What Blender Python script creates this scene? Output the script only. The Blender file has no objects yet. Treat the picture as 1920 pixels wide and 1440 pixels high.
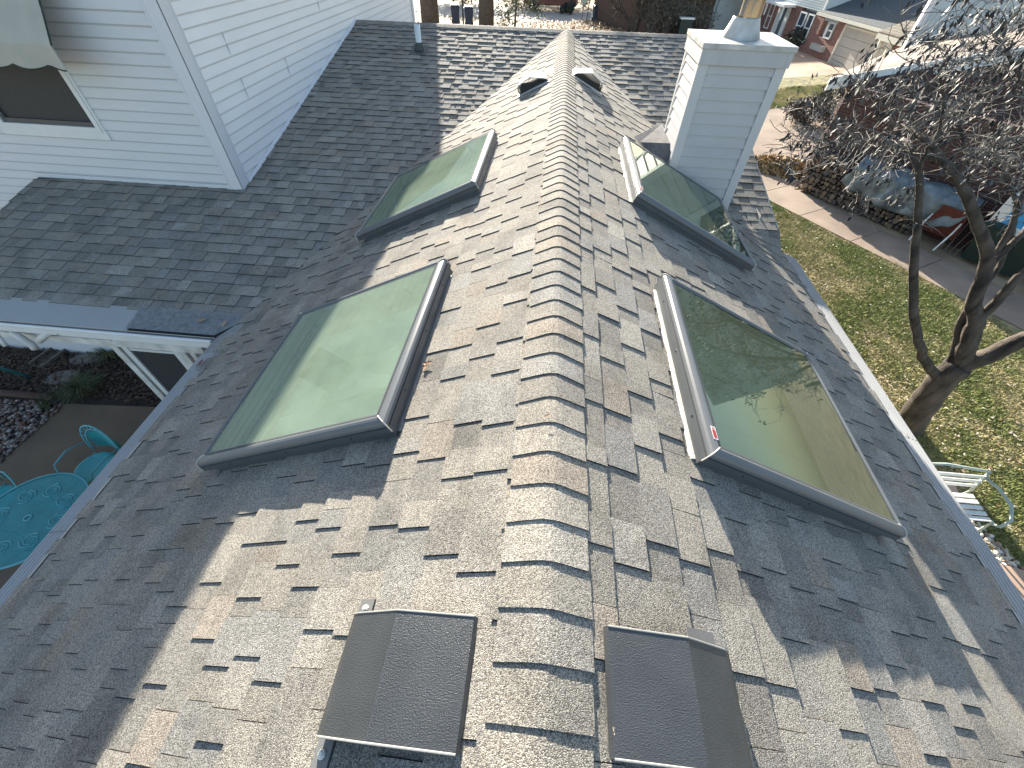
import bpy, bmesh, math, random
import numpy as np
from mathutils import Vector, Matrix
R = math.radians
rnd = random.Random(7)
nrg = np.random.default_rng(5)
scene = bpy.context.scene
COL = scene.collection

# ---------------------------------------------------------------- camera
K = 0.925                                   # calibration unit -> metres
F_PX, PIT, ROLL, YAW = 772.89, 0.8438, 0.0338, -0.0692
CAM = np.array([-0.0991*K, 0.0, 1.36*K])
def _basis():
    fw = np.array([math.sin(YAW)*math.cos(PIT), math.cos(YAW)*math.cos(PIT), -math.sin(PIT)])
    r = np.array([math.cos(YAW), -math.sin(YAW), 0.0]); u = np.cross(r, fw)
    c, s = math.cos(ROLL), math.sin(ROLL)
    return fw, c*r+s*u, -s*r+c*u
FW, RT, UP = _basis()
def ray(px, py):
    return FW*F_PX + RT*(px-960) - UP*(py-720)
def hit(px, py, n, c):
    d = ray(px, py); n = np.array(n, float)
    return CAM + d*((c-n@CAM)/(n@d))
cd = bpy.data.cameras.new('camera'); cam = bpy.data.objects.new('camera', cd); COL.objects.link(cam)
cd.sensor_width = 36; cd.sensor_fit = 'HORIZONTAL'; cd.lens = F_PX/1920*36
cd.clip_start = 0.05; cd.clip_end = 3000
m = Matrix.Identity(4)
for i in range(3):
    m[i][0], m[i][1], m[i][2], m[i][3] = RT[i], UP[i], -FW[i], CAM[i]
cam.matrix_world = m
scene.camera = cam

# ---------------------------------------------------------------- light
EL, AZ = R(15.7), R(-12.1)                  # sun elevation, azimuth from +y (towards +x)
scene.view_settings.view_transform = 'Standard'
scene.view_settings.look = 'None'
scene.view_settings.exposure = 2.02
scene.view_settings.gamma = 1
w = bpy.data.worlds.new('World'); scene.world = w; w.use_nodes = True
nt = w.node_tree; bg = nt.nodes['Background']
sky = nt.nodes.new('ShaderNodeTexSky'); sky.sky_type = 'NISHITA'; sky.sun_disc = False
sky.sun_elevation = EL; sky.sun_rotation = AZ
sky.air_density = 1.0; sky.dust_density = 1.2; sky.ozone_density = 1.0
nt.links.new(sky.outputs[0], bg.inputs[0]); bg.inputs[1].default_value = 0.085
ld = bpy.data.lights.new('sun', 'SUN'); lo = bpy.data.objects.new('sun', ld); COL.objects.link(lo)
ld.energy = 4.9; ld.angle = R(0.55); ld.color = (1.0, 0.925, 0.80)
SD = Vector((math.sin(AZ)*math.cos(EL), math.cos(AZ)*math.cos(EL), math.sin(EL)))
lo.rotation_euler = SD.to_track_quat('Z', 'Y').to_euler()
lo.location = (0, 20, 15)

# ---------------------------------------------------------------- geometry constants
S, S2, YM, DZ = 0.4757, 0.2115, 10.3642*K, -0.0155*K
WL, WR = 3.4004*K, 3.1959*K
XB, YA = -3.83, 4.84                        # upper storey corner
XRK, XRR = -6.51, 2.58                      # main roof left and right rake
ZG = -4.4
def G(px, py, z=ZG): return hit(px, py, (0, 0, 1), z)
def zmain(y): return DZ - S2*(YM-y)
def vx(y): return (S2*(YM-y)-DZ)/S          # |x| of the valley at y
def vy(x): return YM - (abs(x)*S+DZ)/S2

# ---------------------------------------------------------------- helpers
def tag(o, label=None, cat=None, group=None, kind=None):
    if label: o['label'] = label
    if cat: o['category'] = cat
    if group: o['group'] = group
    if kind: o['kind'] = kind
    return o
def empty(name, loc=(0, 0, 0), rz=0.0, label=None, cat=None, group=None):
    o = bpy.data.objects.new(name, None); COL.objects.link(o)
    o.location = loc; o.rotation_euler = (0, 0, rz); o.empty_display_size = 0.1
    return tag(o, label, cat, group)
class MB:
    """collects vertices and faces; build() links them as one mesh object"""
    def __init__(s): s.v = []; s.f = []; s.mi = []; s.c = []
    def add(s, vs, fs, mi=0, col=None):
        b = len(s.v); s.v += [tuple(map(float, p)) for p in vs]
        for f in fs:
            s.f.append([b+i for i in f]); s.mi.append(mi); s.c.append(col or (1, 1, 1))
    def quad(s, a, b, c, d, mi=0, col=None): s.add([a, b, c, d], [(0, 1, 2, 3)], mi, col)
    def hexa(s, p, mi=0, col=None):     # 8 points: bottom 4 (ccw), top 4
        s.add(p, [(3, 2, 1, 0), (4, 5, 6, 7), (0, 1, 5, 4), (1, 2, 6, 5), (2, 3, 7, 6), (3, 0, 4, 7)], mi, col)
    def box(s, x0, x1, y0, y1, z0, z1, mi=0, col=None):
        s.hexa([(x0, y0, z0), (x1, y0, z0), (x1, y1, z0), (x0, y1, z0), (x0, y0, z1), (x1, y0, z1), (x1, y1, z1), (x0, y1, z1)], mi, col)
    def obox(s, o, ax, ay, az, a, b, c, mi=0, col=None):   # oriented box: ranges a,b,c along axes
        o, ax, ay, az = map(np.array, (o, ax, ay, az))
        P = [o+ax*i+ay*j+az*k for k in c for (i, j) in ((a[0], b[0]), (a[1], b[0]), (a[1], b[1]), (a[0], b[1]))]
        s.hexa(P, mi, col)
    def tube(s, pts, rad, n=6, mi=0, col=None, cap=True):
        pts = [np.array(q, float) for q in pts]
        if not hasattr(rad, '__len__'): rad = [rad]*len(pts)
        b = len(s.v); k = len(pts); prev = None
        for i, q in enumerate(pts):
            t = pts[min(i+1, k-1)]-pts[max(i-1, 0)]; L = np.linalg.norm(t); t = t/L if L > 1e-9 else np.array([0, 0, 1.0])
            if prev is None:
                a = np.array([0, 0, 1.0]) if abs(t[2]) < .9 else np.array([1.0, 0, 0])
                x = np.cross(a, t)
            else: x = prev - t*(prev@t)
            x = x/np.linalg.norm(x); y = np.cross(t, x); prev = x
            for j in range(n):
                an = 2*math.pi*j/n
                s.v.append(tuple(q+(x*math.cos(an)+y*math.sin(an))*rad[i]))
        for i in range(k-1):
            for j in range(n):
                s.f.append([b+i*n+j, b+i*n+(j+1) % n, b+(i+1)*n+(j+1) % n, b+(i+1)*n+j]); s.mi.append(mi); s.c.append(col or (1, 1, 1))
        if cap:
            s.f.append([b+j for j in range(n)][::-1]); s.mi.append(mi); s.c.append(col or (1, 1, 1))
            s.f.append([b+(k-1)*n+j for j in range(n)]); s.mi.append(mi); s.c.append(col or (1, 1, 1))
    def lathe(s, c, prof, n=24, mi=0, axis=(0, 0, 1), col=None):
        c = np.array(c, float); z = np.array(axis, float); z /= np.linalg.norm(z)
        a = np.array([1.0, 0, 0]) if abs(z[0]) < .9 else np.array([0, 1.0, 0])
        x = np.cross(a, z); x /= np.linalg.norm(x); y = np.cross(z, x); b = len(s.v)
        for r, h in prof:
            for j in range(n):
                an = 2*math.pi*j/n; s.v.append(tuple(c+z*h+(x*math.cos(an)+y*math.sin(an))*r))
        for i in range(len(prof)-1):
            for j in range(n):
                s.f.append([b+i*n+j, b+i*n+(j+1) % n, b+(i+1)*n+(j+1) % n, b+(i+1)*n+j]); s.mi.append(mi); s.c.append(col or (1, 1, 1))
    def build(s, name, mats, parent=None, smooth=False, colattr=False, bevel=0):
        me = bpy.data.meshes.new(name); me.from_pydata(s.v, [], s.f); me.update()
        mats = mats if isinstance(mats, (list, tuple)) else [mats]
        for q in mats: me.materials.append(q)
        if any(s.mi): me.polygons.foreach_set('material_index', s.mi)
        if smooth: me.polygons.foreach_set('use_smooth', [True]*len(s.f))
        if colattr:
            at = me.color_attributes.new('tint', 'FLOAT_COLOR', 'CORNER')
            arr = []
            for f, c in zip(s.f, s.c): arr += [c[0], c[1], c[2], 1.0]*len(f)
            at.data.foreach_set('color', arr)
        o = bpy.data.objects.new(name, me); COL.objects.link(o)
        if parent is not None: o.parent = parent
        if bevel:
            b = o.modifiers.new('bevel', 'BEVEL'); b.width = bevel; b.segments = 2; b.limit_method = 'ANGLE'
        return o
def copy_tree(o, parent=None):
    c = o.copy(); COL.objects.link(c); c.parent = parent
    for ch in [x for x in bpy.data.objects if x.parent == o and x is not c]: copy_tree(ch, c)
    return c

# ---------------------------------------------------------------- materials
def mat(name, col, rough=0.7, var=0.0, scale=5.0, bump=0.0, bscale=None, metal=0.0, spec=0.5, attr=False, col2=None, vscale2=None, detail=4.0, stretch=None):
    m = bpy.data.materials.new(name); m.use_nodes = True
    n = m.node_tree.nodes; l = m.node_tree.links; b = n['Principled BSDF']
    b.inputs['Roughness'].default_value = rough; b.inputs['Metallic'].default_value = metal
    b.inputs['Specular IOR Level'].default_value = spec
    tc = n.new('ShaderNodeTexCoord'); src = tc.outputs['Object']
    if stretch:
        mp = n.new('ShaderNodeMapping'); mp.inputs['Scale'].default_value = stretch; l.new(src, mp.inputs[0]); src = mp.outputs[0]
    base = None
    if attr:
        a = n.new('ShaderNodeAttribute'); a.attribute_name = 'tint'; base = a.outputs['Color']
    if var or col2:
        t = n.new('ShaderNodeTexNoise'); t.inputs['Scale'].default_value = scale; t.inputs['Detail'].default_value = detail
        l.new(src, t.inputs['Vector'])
        r = n.new('ShaderNodeValToRGB'); l.new(t.outputs['Fac'], r.inputs[0])
        e = r.color_ramp.elements; e[0].position = 0.3; e[1].position = 0.7
        c0 = [max(0, c*(1-var)) for c in col]; c1 = [min(1, c*(1+var)) for c in (col2 or col)]
        e[0].color = (*c0, 1); e[1].color = (*c1, 1); out = r.outputs[0]
        if attr:
            mx = n.new('ShaderNodeMix'); mx.data_type = 'RGBA'; mx.blend_type = 'MULTIPLY'; mx.inputs[0].default_value = 1
            l.new(base, mx.inputs[6]); l.new(out, mx.inputs[7]); out = mx.outputs[2]
        l.new(out, b.inputs['Base Color'])
    elif attr: l.new(base, b.inputs['Base Color'])
    else: b.inputs['Base Color'].default_value = (*col, 1)
    if bump:
        t = n.new('ShaderNodeTexNoise'); t.inputs['Scale'].default_value = bscale or scale*4; t.inputs['Detail'].default_value = 3
        l.new(src, t.inputs['Vector'])
        bp = n.new('ShaderNodeBump'); bp.inputs['Strength'].default_value = min(1, bump); bp.inputs['Distance'].default_value = 0.01*bump
        l.new(t.outputs['Fac'], bp.inputs['Height']); l.new(bp.outputs[0], b.inputs['Normal'])
    return m

def shingle_material():
    m = bpy.data.materials.new('asphalt_shingle'); m.use_nodes = True
    n = m.node_tree.nodes; l = m.node_tree.links; b = n['Principled BSDF']
    b.inputs['Roughness'].default_value = 0.93; b.inputs['Specular IOR Level'].default_value = 0.25
    tc = n.new('ShaderNodeTexCoord'); a = n.new('ShaderNodeAttribute'); a.attribute_name = 'tint'
    v = n.new('ShaderNodeTexVoronoi'); v.inputs['Scale'].default_value = 370; l.new(tc.outputs['Object'], v.inputs['Vector'])
    sep = n.new('ShaderNodeSeparateColor'); l.new(v.outputs['Color'], sep.inputs[0])
    r = n.new('ShaderNodeValToRGB'); e = r.color_ramp.elements
    e[0].position = 0.0; e[0].color = (0.42, 0.42, 0.43, 1); e[1].position = 1.0; e[1].color = (1.55, 1.51, 1.43, 1)
    for p, c in ((.18, (.42, .41, .42, 1)), (.38, (.85, .80, .74, 1)), (.62, (1.0, 1.0, 1.02, 1)), (.82, (1.45, 1.42, 1.36, 1))):
        q = e.new(p); q.color = c
    l.new(sep.outputs[0], r.inputs[0])
    mx = n.new('ShaderNodeMix'); mx.data_type = 'RGBA'; mx.blend_type = 'MULTIPLY'; mx.inputs[0].default_value = 1
    l.new(a.outputs['Color'], mx.inputs[6]); l.new(r.outputs[0], mx.inputs[7])
    t = n.new('ShaderNodeTexNoise'); t.inputs['Scale'].default_value = 3.0; t.inputs['Detail'].default_value = 6; t.inputs['Roughness'].default_value = .65
    l.new(tc.outputs['Object'], t.inputs['Vector'])
    r2 = n.new('ShaderNodeValToRGB'); e = r2.color_ramp.elements
    e[0].position = .33; e[0].color = (.74, .74, .74, 1); e[1].position = .52; e[1].color = (1.04, 1.03, 1.02, 1)
    l.new(t.outputs['Fac'], r2.inputs[0])
    mx2 = n.new('ShaderNodeMix'); mx2.data_type = 'RGBA'; mx2.blend_type = 'MULTIPLY'; mx2.inputs[0].default_value = 1
    l.new(mx.outputs[2], mx2.inputs[6]); l.new(r2.outputs[0], mx2.inputs[7])
    l.new(mx2.outputs[2], b.inputs['Base Color'])
    bp = n.new('ShaderNodeBump'); bp.inputs['Strength'].default_value = .7; bp.inputs['Distance'].default_value = .0022
    l.new(v.outputs['Distance'], bp.inputs['Height']); bp.invert = True
    l.new(bp.outputs[0], b.inputs['Normal'])
    return m

def glass_material(name, tint, diff, fac_diff, rough=0.015):
    m = bpy.data.materials.new(name); m.use_nodes = True
    n = m.node_tree.nodes; l = m.node_tree.links; n.remove(n['Principled BSDF']); out = n['Material Output']
    tr = n.new('ShaderNodeBsdfTransparent'); tr.inputs[0].default_value = (*tint, 1)
    df = n.new('ShaderNodeBsdfDiffuse'); gl = n.new('ShaderNodeBsdfGlossy'); gl.inputs['Roughness'].default_value = rough
    gl.inputs[0].default_value = (.88, 1, .93, 1)
    tc = n.new('ShaderNodeTexCoord')
    t = n.new('ShaderNodeTexNoise'); t.inputs['Scale'].default_value = 2.2; t.inputs['Detail'].default_value = 8; t.inputs['Roughness'].default_value = .7
    l.new(tc.outputs['Object'], t.inputs['Vector'])
    mr = n.new('ShaderNodeMapRange'); mr.inputs[1].default_value = .3; mr.inputs[2].default_value = .75
    mr.inputs[3].default_value = fac_diff*.75; mr.inputs[4].default_value = fac_diff*1.3; l.new(t.outputs['Fac'], mr.inputs[0])
    df.inputs[0].default_value = (*diff, 1)
    m1 = n.new('ShaderNodeMixShader'); l.new(mr.outputs[0], m1.inputs[0]); l.new(tr.outputs[0], m1.inputs[1]); l.new(df.outputs[0], m1.inputs[2])
    fr = n.new('ShaderNodeFresnel'); fr.inputs['IOR'].default_value = 1.6
    m2 = n.new('ShaderNodeMixShader'); l.new(fr.outputs[0], m2.inputs[0]); l.new(m1.outputs[0], m2.inputs[1]); l.new(gl.outputs[0], m2.inputs[2])
    l.new(m2.outputs[0], out.inputs[0])
    return m

def brick_material(name, c1, c2, mortar, scale=1.0, rot=None):
    m = bpy.data.materials.new(name); m.use_nodes = True
    n = m.node_tree.nodes; l = m.node_tree.links; b = n['Principled BSDF']; b.inputs['Roughness'].default_value = .9
    tc = n.new('ShaderNodeTexCoord'); sx = n.new('ShaderNodeSeparateXYZ'); l.new(tc.outputs['Object'], sx.inputs[0])
    ad = n.new('ShaderNodeMath'); ad.operation = 'ADD'; l.new(sx.outputs[0], ad.inputs[0]); l.new(sx.outputs[1], ad.inputs[1])
    cb = n.new('ShaderNodeCombineXYZ'); l.new(ad.outputs[0], cb.inputs[0]); l.new(sx.outputs[2], cb.inputs[1])
    t = n.new('ShaderNodeTexBrick'); t.inputs['Scale'].default_value = scale
    t.inputs['Color1'].default_value = (*c1, 1); t.inputs['Color2'].default_value = (*c2, 1); t.inputs['Mortar'].default_value = (*mortar, 1)
    t.inputs['Brick Width'].default_value = .22; t.inputs['Row Height'].default_value = .075; t.inputs['Mortar Size'].default_value = .009
    l.new(cb.outputs[0], t.inputs[0]); l.new(t.outputs[0], b.inputs['Base Color'])
    bp = n.new('ShaderNodeBump'); bp.inputs['Distance'].default_value = .006; bp.inputs['Strength'].default_value = .6; bp.invert = True
    l.new(t.outputs['Fac'], bp.inputs['Height']); l.new(bp.outputs[0], b.inputs['Normal'])
    return m

def streak_material(name, col, dirt, rough=.5):
    """painted aluminium / vinyl with soft vertical dirt runs"""
    return mat(name, dirt, rough, var=.0, scale=1.6, col2=col, stretch=(3, 3, .5), bump=.12, bscale=40)

M = {}
M['shingle'] = shingle_material()
M['deck'] = mat('roof_deck_felt', (.05, .05, .05), .95)
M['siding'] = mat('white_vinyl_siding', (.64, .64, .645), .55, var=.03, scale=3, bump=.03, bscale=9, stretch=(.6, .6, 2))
M['siding_lit'] = mat('white_vinyl_siding_painted_lit', (.80, .80, .80), .5, var=.03, scale=3, bump=.03, bscale=9, stretch=(.6, .6, 2))  # same vinyl, lighter to paint in the side wall's brighter light
M['lap_shade_joint'] = mat('painted_lap_shade_and_joint_grey', (.50, .505, .52), .8)  # grey strip paints in shade under each lap; also colours panel joints
M['siding_trim'] = mat('white_vinyl_trim', (.66, .66, .68), .5, var=.02, scale=4)
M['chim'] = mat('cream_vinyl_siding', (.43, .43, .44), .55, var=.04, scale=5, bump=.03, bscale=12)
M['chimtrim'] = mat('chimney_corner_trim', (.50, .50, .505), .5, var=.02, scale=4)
M['capmetal'] = mat('galvanised_cap', (.38, .375, .35), .45, var=.14, scale=7, col2=(.48, .48, .47), metal=.0, bump=.1, bscale=20)
M['flue'] = mat('stainless_flue', (.50, .45, .37), .25, metal=1.0, var=.12, scale=3)
M['frame'] = mat('grey_aluminium_frame', (.075, .083, .088), .42, var=.08, scale=6, spec=.5)
M['frame_lip'] = mat('grey_frame_lip', (.125, .133, .138), .33, var=.06, scale=6)
M['seal'] = mat('pale_corner_seal', (.60, .55, .48), .6)
M['flash'] = mat('grey_flashing', (.16, .16, .155), .5, var=.1, scale=9)
M['flashlight'] = mat('pale_flashing', (.62, .60, .55), .55, var=.1, scale=20, bump=.5, bscale=60)
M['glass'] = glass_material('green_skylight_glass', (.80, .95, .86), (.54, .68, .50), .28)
M['glass2'] = glass_material('green_skylight_glass_painted_dim', (.66, .84, .72), (.30, .38, .26), .17)  # same glass, darkened to paint in grazing sun on the right slope
M['shaft_floor2'] = mat('shaft_panel_painted_dim', (.26, .34, .27), .8, var=.15, scale=2.2)  # same panel, darkened to paint in weaker light on the right
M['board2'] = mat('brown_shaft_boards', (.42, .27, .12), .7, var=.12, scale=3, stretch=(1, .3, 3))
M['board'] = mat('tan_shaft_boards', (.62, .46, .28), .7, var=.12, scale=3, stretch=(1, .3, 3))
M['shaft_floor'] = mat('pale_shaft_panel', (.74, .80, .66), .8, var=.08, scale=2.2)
M['vent'] = mat('black_vent_metal', (.042, .046, .048), .38, var=.15, scale=9, bump=.5, bscale=320, spec=.8)
M['vent_dark'] = mat('vent_throat', (.02, .02, .02), .8)
M['ventlip'] = mat('pale_vent_lip', (.30, .30, .28), .45)
M['screen'] = mat('vent_screen', (.045, .047, .045), .6, var=.3, scale=60)
M['bolt'] = mat('white_sealant_bolt', (.75, .72, .66), .6)
M['gutter'] = mat('grey_gutter_cover', (.34, .342, .335), .5, var=.05, scale=3, spec=.5)
M['gutter_mesh'] = mat('perforated_gutter_mesh', (.24, .25, .25), .6, var=.25, scale=25)
M['white'] = mat('white_paint', (.72, .72, .70), .5, var=.04, scale=6)
M['whitedirt'] = mat('weathered_white_paint', (.55, .53, .48), .6, var=.1, scale=8, col2=(.68, .67, .64))
M['pipe'] = mat('white_pvc_pipe', (.66, .70, .72), .5)
M['dark'] = mat('dark_glass', (.02, .024, .028), .12, spec=.6)
M['insect'] = mat('dark_insect_screen', (.035, .037, .04), .6, var=.2, scale=40)
M['rubber'] = mat('dark_rubber_boot', (.06, .07, .065), .7)
M['awning'] = mat('beige_awning_cloth', (.44, .42, .36), .85, var=.08, scale=4, bump=.2, bscale=60)
M['teal'] = mat('teal_painted_metal', (.05, .36, .38), .45, var=.12, scale=9)
M['teal_light'] = mat('pale_teal_painted_metal', (.12, .42, .46), .45)
M['teal_dark'] = mat('dark_teal_metal', (.02, .13, .13), .5)
M['concrete'] = mat('path_concrete', (.24, .18, .135), .9, var=.12, scale=1.3, col2=(.30, .23, .175), bump=.3, bscale=60, detail=8)
M['patio'] = mat('brown_patio_slab', (.17, .12, .08), .9, var=.15, scale=1.5, bump=.3, bscale=50, detail=8)
M['asphalt'] = mat('pale_asphalt_street', (.30, .28, .25), .9, var=.1, scale=.5, bump=.2, bscale=30)
M['drive'] = mat('warm_concrete_driveway', (.40, .27, .19), .9, var=.15, scale=.6, col2=(.46, .34, .25))
M['lawn'] = mat('lawn_soil', (.11, .13, .04), .95, var=.3, scale=3.5, col2=(.27, .22, .11), bump=.6, bscale=40, detail=8)
M['dry'] = mat('dry_tan_ground', (.25, .18, .105), .95, var=.25, scale=.5, col2=(.36, .27, .17), bump=.5, bscale=6, detail=8)
M['mulch'] = mat('dark_mulch', (.035, .025, .018), .95, var=.4, scale=14, bump=1, bscale=50, detail=8)
M['pit'] = mat('gravel_bed_soil', (.06, .045, .04), .95, var=.3, scale=20)
M['attr'] = mat('tinted_matte', (1, 1, 1), .85, attr=True)
M['attr_leaf'] = mat('tinted_leaf', (1, 1, 1), .6, attr=True, spec=.3)
M['bark'] = mat('grey_brown_bark', (.030, .023, .018), .9, var=.3, scale=10, col2=(.085, .068, .053), bump=1, bscale=45, stretch=(1, 1, .35), detail=8)
M['twig'] = mat('twig_bark', (.065, .06, .055), .8, var=.4, scale=6, col2=(.22, .205, .185))
M['brick'] = brick_material('red_brick', (.085, .033, .026), (.06, .026, .022), (.09, .075, .068))
M['brick2'] = brick_material('mottled_red_brick', (.30, .10, .07), (.17, .07, .055), (.30, .25, .22))
M['brownwall'] = mat('brown_brick_wall', (.085, .052, .040), .9, var=.2, scale=6)
M['paleroof'] = mat('tan_roof_sheet', (.20, .165, .135), .85, var=.1, scale=1, col2=(.24, .20, .17))
M['darkroof'] = mat('dark_shingle_roof', (.075, .085, .09), .9, var=.2, scale=8, bump=.4, bscale=40)
M['tanroof'] = brick_material('tan_shingle_roof', (.24, .20, .15), (.18, .15, .11), (.09, .08, .07))
M['fascia'] = mat('cream_fascia', (.62, .60, .52), .6)
M['sidingblue'] = mat('pale_blue_siding', (.44, .50, .52), .6, var=.05, scale=3)
M['garage'] = mat('ivory_garage_door', (.42, .405, .37), .55, var=.05, scale=2)
M['win'] = mat('window_glass', (.10, .13, .15), .1, spec=.8)
M['tarp'] = mat('silver_blue_tarp', (.10, .13, .15), .45, var=.25, scale=4, col2=(.17, .20, .22), bump=.8, bscale=9, metal=.2)
M['bin'] = mat('dark_green_plastic', (.012, .028, .022), .5)
M['binblue'] = mat('navy_plastic', (.03, .045, .075), .5)
M['red'] = mat('rusty_red_paint', (.10, .022, .015), .6, var=.3, scale=6)
M['blue'] = mat('blue_plastic_print', (.05, .30, .60), .5)
M['benchpaint'] = mat('pale_green_white_paint', (.40, .46, .40), .5, var=.12, scale=12)
M['slat'] = mat('white_slat_paint', (.72, .71, .66), .5, var=.08, scale=15)
M['pinebark'] = mat('pine_bark', (.12, .095, .08), .9, var=.3, scale=8, bump=.8, bscale=14)
M['shrub'] = mat('shrub_tint', (1, 1, 1), .7, attr=True)
M['cartred'] = mat('dull_dark_red_paint', (.12, .03, .025), .4, var=.1, scale=2)
M['tyre'] = mat('tyre_rubber', (.02, .02, .02), .8)
M['wood'] = mat('weathered_grey_wood', (.16, .14, .12), .9, var=.25, scale=5, stretch=(1, 6, 6))
M['sticker'] = mat('sticker_white', (.75, .72, .70), .5)
M['stickerred'] = mat('sticker_red', (.35, .03, .03), .5)

# ================================================================ THE HOUSE
house = empty('house', (0, 0, ZG), 0, 'white sided house with grey shingle roofs, four square skylights and boxed chimney', 'house')
HZ = Vector((0, 0, -ZG))
def part(mb, name, mats, parent=None, **k):
    o = mb.build(name, mats, None, **k)
    par = parent or house
    o.parent = par
    o.matrix_parent_inverse = par.matrix_world.inverted() if par is not house else Matrix.Translation(HZ)
    return o
def holder(name, label=None):
    e = empty(name); e.parent = house; e.matrix_parent_inverse = Matrix.Translation(HZ)
    if label: e['label'] = label
    return e

PAL = [((.290, .284, .260), 6), ((.314, .305, .277), 5), ((.308, .284, .250), 2), ((.270, .268, .252), 5), ((.338, .333, .308), 2), ((.244, .240, .225), 2), ((.280, .284, .276), 3)]
def tone(k=1.0):
    t = rnd.random()*sum(p[1] for p in PAL)
    for c, q in PAL:
        t -= q
        if t <= 0: break
    f = .93*k*rnd.uniform(.92, 1.08)
    return (c[0]*f*1.01, c[1]*f*.985, c[2]*f*.955)

def shingles(mb, O, U, V, N, v0, v1, ex, lo, hi, holes=(), k=1.0, base=.0065, tooth=.0055, gap=.0012, edge=(.065, .062, .06)):
    """laminated shingles: courses along U climbing along V; each tab is its own slab"""
    O, U, V, N = (np.array(a, float) for a in (O, U, V, N))
    P = lambda u, v, n: O+U*u+V*v+N*n
    nrow = int(math.ceil((v1-v0)/ex))
    for r_ in range(nrow):
        va = v0+r_*ex; vb = min(va+ex+.012, v1)
        la, lb, ha, hb = lo(va), lo(vb), hi(va), hi(vb)
        u = min(la, lb)-rnd.uniform(0, .3); end = max(ha, hb); up = rnd.random() < .5
        wob = rnd.uniform(-.002, .002)
        while u < end:
            wdt = rnd.choice((.085, .105, .13, .15, .17, .19, .22, .26))*rnd.uniform(.9, 1.08)
            if not up: wdt *= .8
            u2 = u+wdt
            segs = [(u, u2, va, vb)]
            for (hu0, hu1, hv0, hv1) in holes:
                out = []
                for (a, b, c, d) in segs:
                    if b <= hu0 or a >= hu1 or d <= hv0 or c >= hv1: out.append((a, b, c, d)); continue
                    if a < hu0: out.append((a, hu0, c, d))
                    if b > hu1: out.append((hu1, b, c, d))
                    a2, b2 = max(a, hu0), min(b, hu1)
                    if c < hv0: out.append((a2, b2, c, hv0))
                    if d > hv1: out.append((a2, b2, hv1, d))
                segs = out
            h = base+(tooth if up else 0)+wob
            col = tone(k*(1.0 if up else .92))
            lift = rnd.uniform(0, .0022) if rnd.random() < .25 else 0
            for (a, b, c, d) in segs:
                fl, fh = max(lo(c), a), min(hi(c), b); gl, gh = max(lo(d), a), min(hi(d), b)
                if fh <= fl and gh <= gl: continue
                if fh < fl: fl = fh = (fl+fh)/2 if gh > gl else fl
                if gh < gl: gl = gh = (gl+gh)/2
                t0 = (c-va)/ex; t1 = (d-va)/ex
                hh0 = h*(1-t0)+(.0005+(tooth if up else 0)*.9)*t0 + lift*(1-t0)
                hh1 = h*(1-t1)+(.0005+(tooth if up else 0)*.9)*t1
                A, B, C_, D = P(fl+gap, c, hh0), P(fh-gap, c, hh0), P(gh-gap, d, hh1), P(gl+gap, d, hh1)
                a0, b0, c0, d0 = P(fl+gap, c, -.004), P(fh-gap, c, -.004), P(gh-gap, d, -.004), P(gl+gap, d, -.004)
                mb.add([A, B, C_, D], [(0, 1, 2, 3)], 0, col)
                mb.add([A, B, C_, D, a0, b0, c0, d0], [(5, 6, 2, 1), (7, 4, 0, 3)], 0, edge or col)
                mb.add([A, B, a0, b0], [(2, 3, 1, 0)], 0, (.09, .088, .084))
            u = u2; up = not up if rnd.random() < .88 else up

c1 = 1/math.hypot(1, S); c2 = 1/math.hypot(1, S2)
NL = np.array([-S*c1, 0, c1]); NR = np.array([S*c1, 0, c1]); NM = np.array([0, -S2*c2, c2])
DL = np.array([-c1, 0, -S*c1]); DR = np.array([c1, 0, -S*c1])
# skylights: glass rectangle on the slope (distance down slope, along ridge)
SW, SL_ = 1.2246, 1.2515
HG = 0.1155
SKY = [(-1, .7905, 1.064), (-1, .776, 3.584), (1, .7095, 3.502), (1, .7575, 1.050)]
YB = -1.35
mbw = [MB(), MB()]
for i, (side, D, N, W_) in enumerate(((-1, DL, NL, WL), (1, DR, NR, WR))):
    Wd = (W_-.15)/c1                      # slope length down to the gutter cover
    O = D*Wd                              # eave line point at y = 0
    V = -D; U = np.array([0, 1.0, 0])
    holes = []
    for (sd, a, b) in SKY:
        if sd == side: holes.append((b-.012, b+SL_+.012, Wd-(a+SW-.05), Wd-(a-.012)))
    if side < 0: hi = lambda v, Wd=Wd: min(vy((Wd-v)*c1)+.05, 9.45)
    else: hi = lambda v, Wd=Wd: min(vy((Wd-v)*c1)+.05, 9.45) if (Wd-v)*c1 < 2.14 else 4.76
    lo = lambda v: YB
    shingles(mbw[i], O, U if side < 0 else U, V, N, 0, Wd-.035, .1435, lo, hi, holes)
part(mbw[0], 'roof_slope', M['shingle'], colattr=True)
part(mbw[1], 'roof_slope', M['shingle'], colattr=True)

# main roof, near slope; k lifts the same shingles to paint in brighter light
mbm = MB()
Om = np.array([0, YM, DZ]); Vm = np.array([0, c2, S2*c2]); Lm = (YM-2.93)/c2
Oe = Om - Vm*Lm
yv = lambda v: YM-(Lm-v)*c2
def lo_main(v):
    y = yv(v); return XRK if y < YA else XB+.02
shingles(mbm, Oe, (1, 0, 0), Vm, NM, 0, Lm-.02, .1435, lo_main, lambda v: -vx(yv(v))+.02, k=1.06, base=.0085, gap=.0018, edge=None)
v47 = Lm-(YM-4.72)/c2
shingles(mbm, Oe, (1, 0, 0), Vm, NM, v47, Lm-.02, .1435, lambda v: vx(yv(v))-.02, lambda v: XRR, k=1.03, base=.0085, gap=.0018, edge=None)
part(mbm, 'main_roof_slope', M['shingle'], colattr=True)
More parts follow.
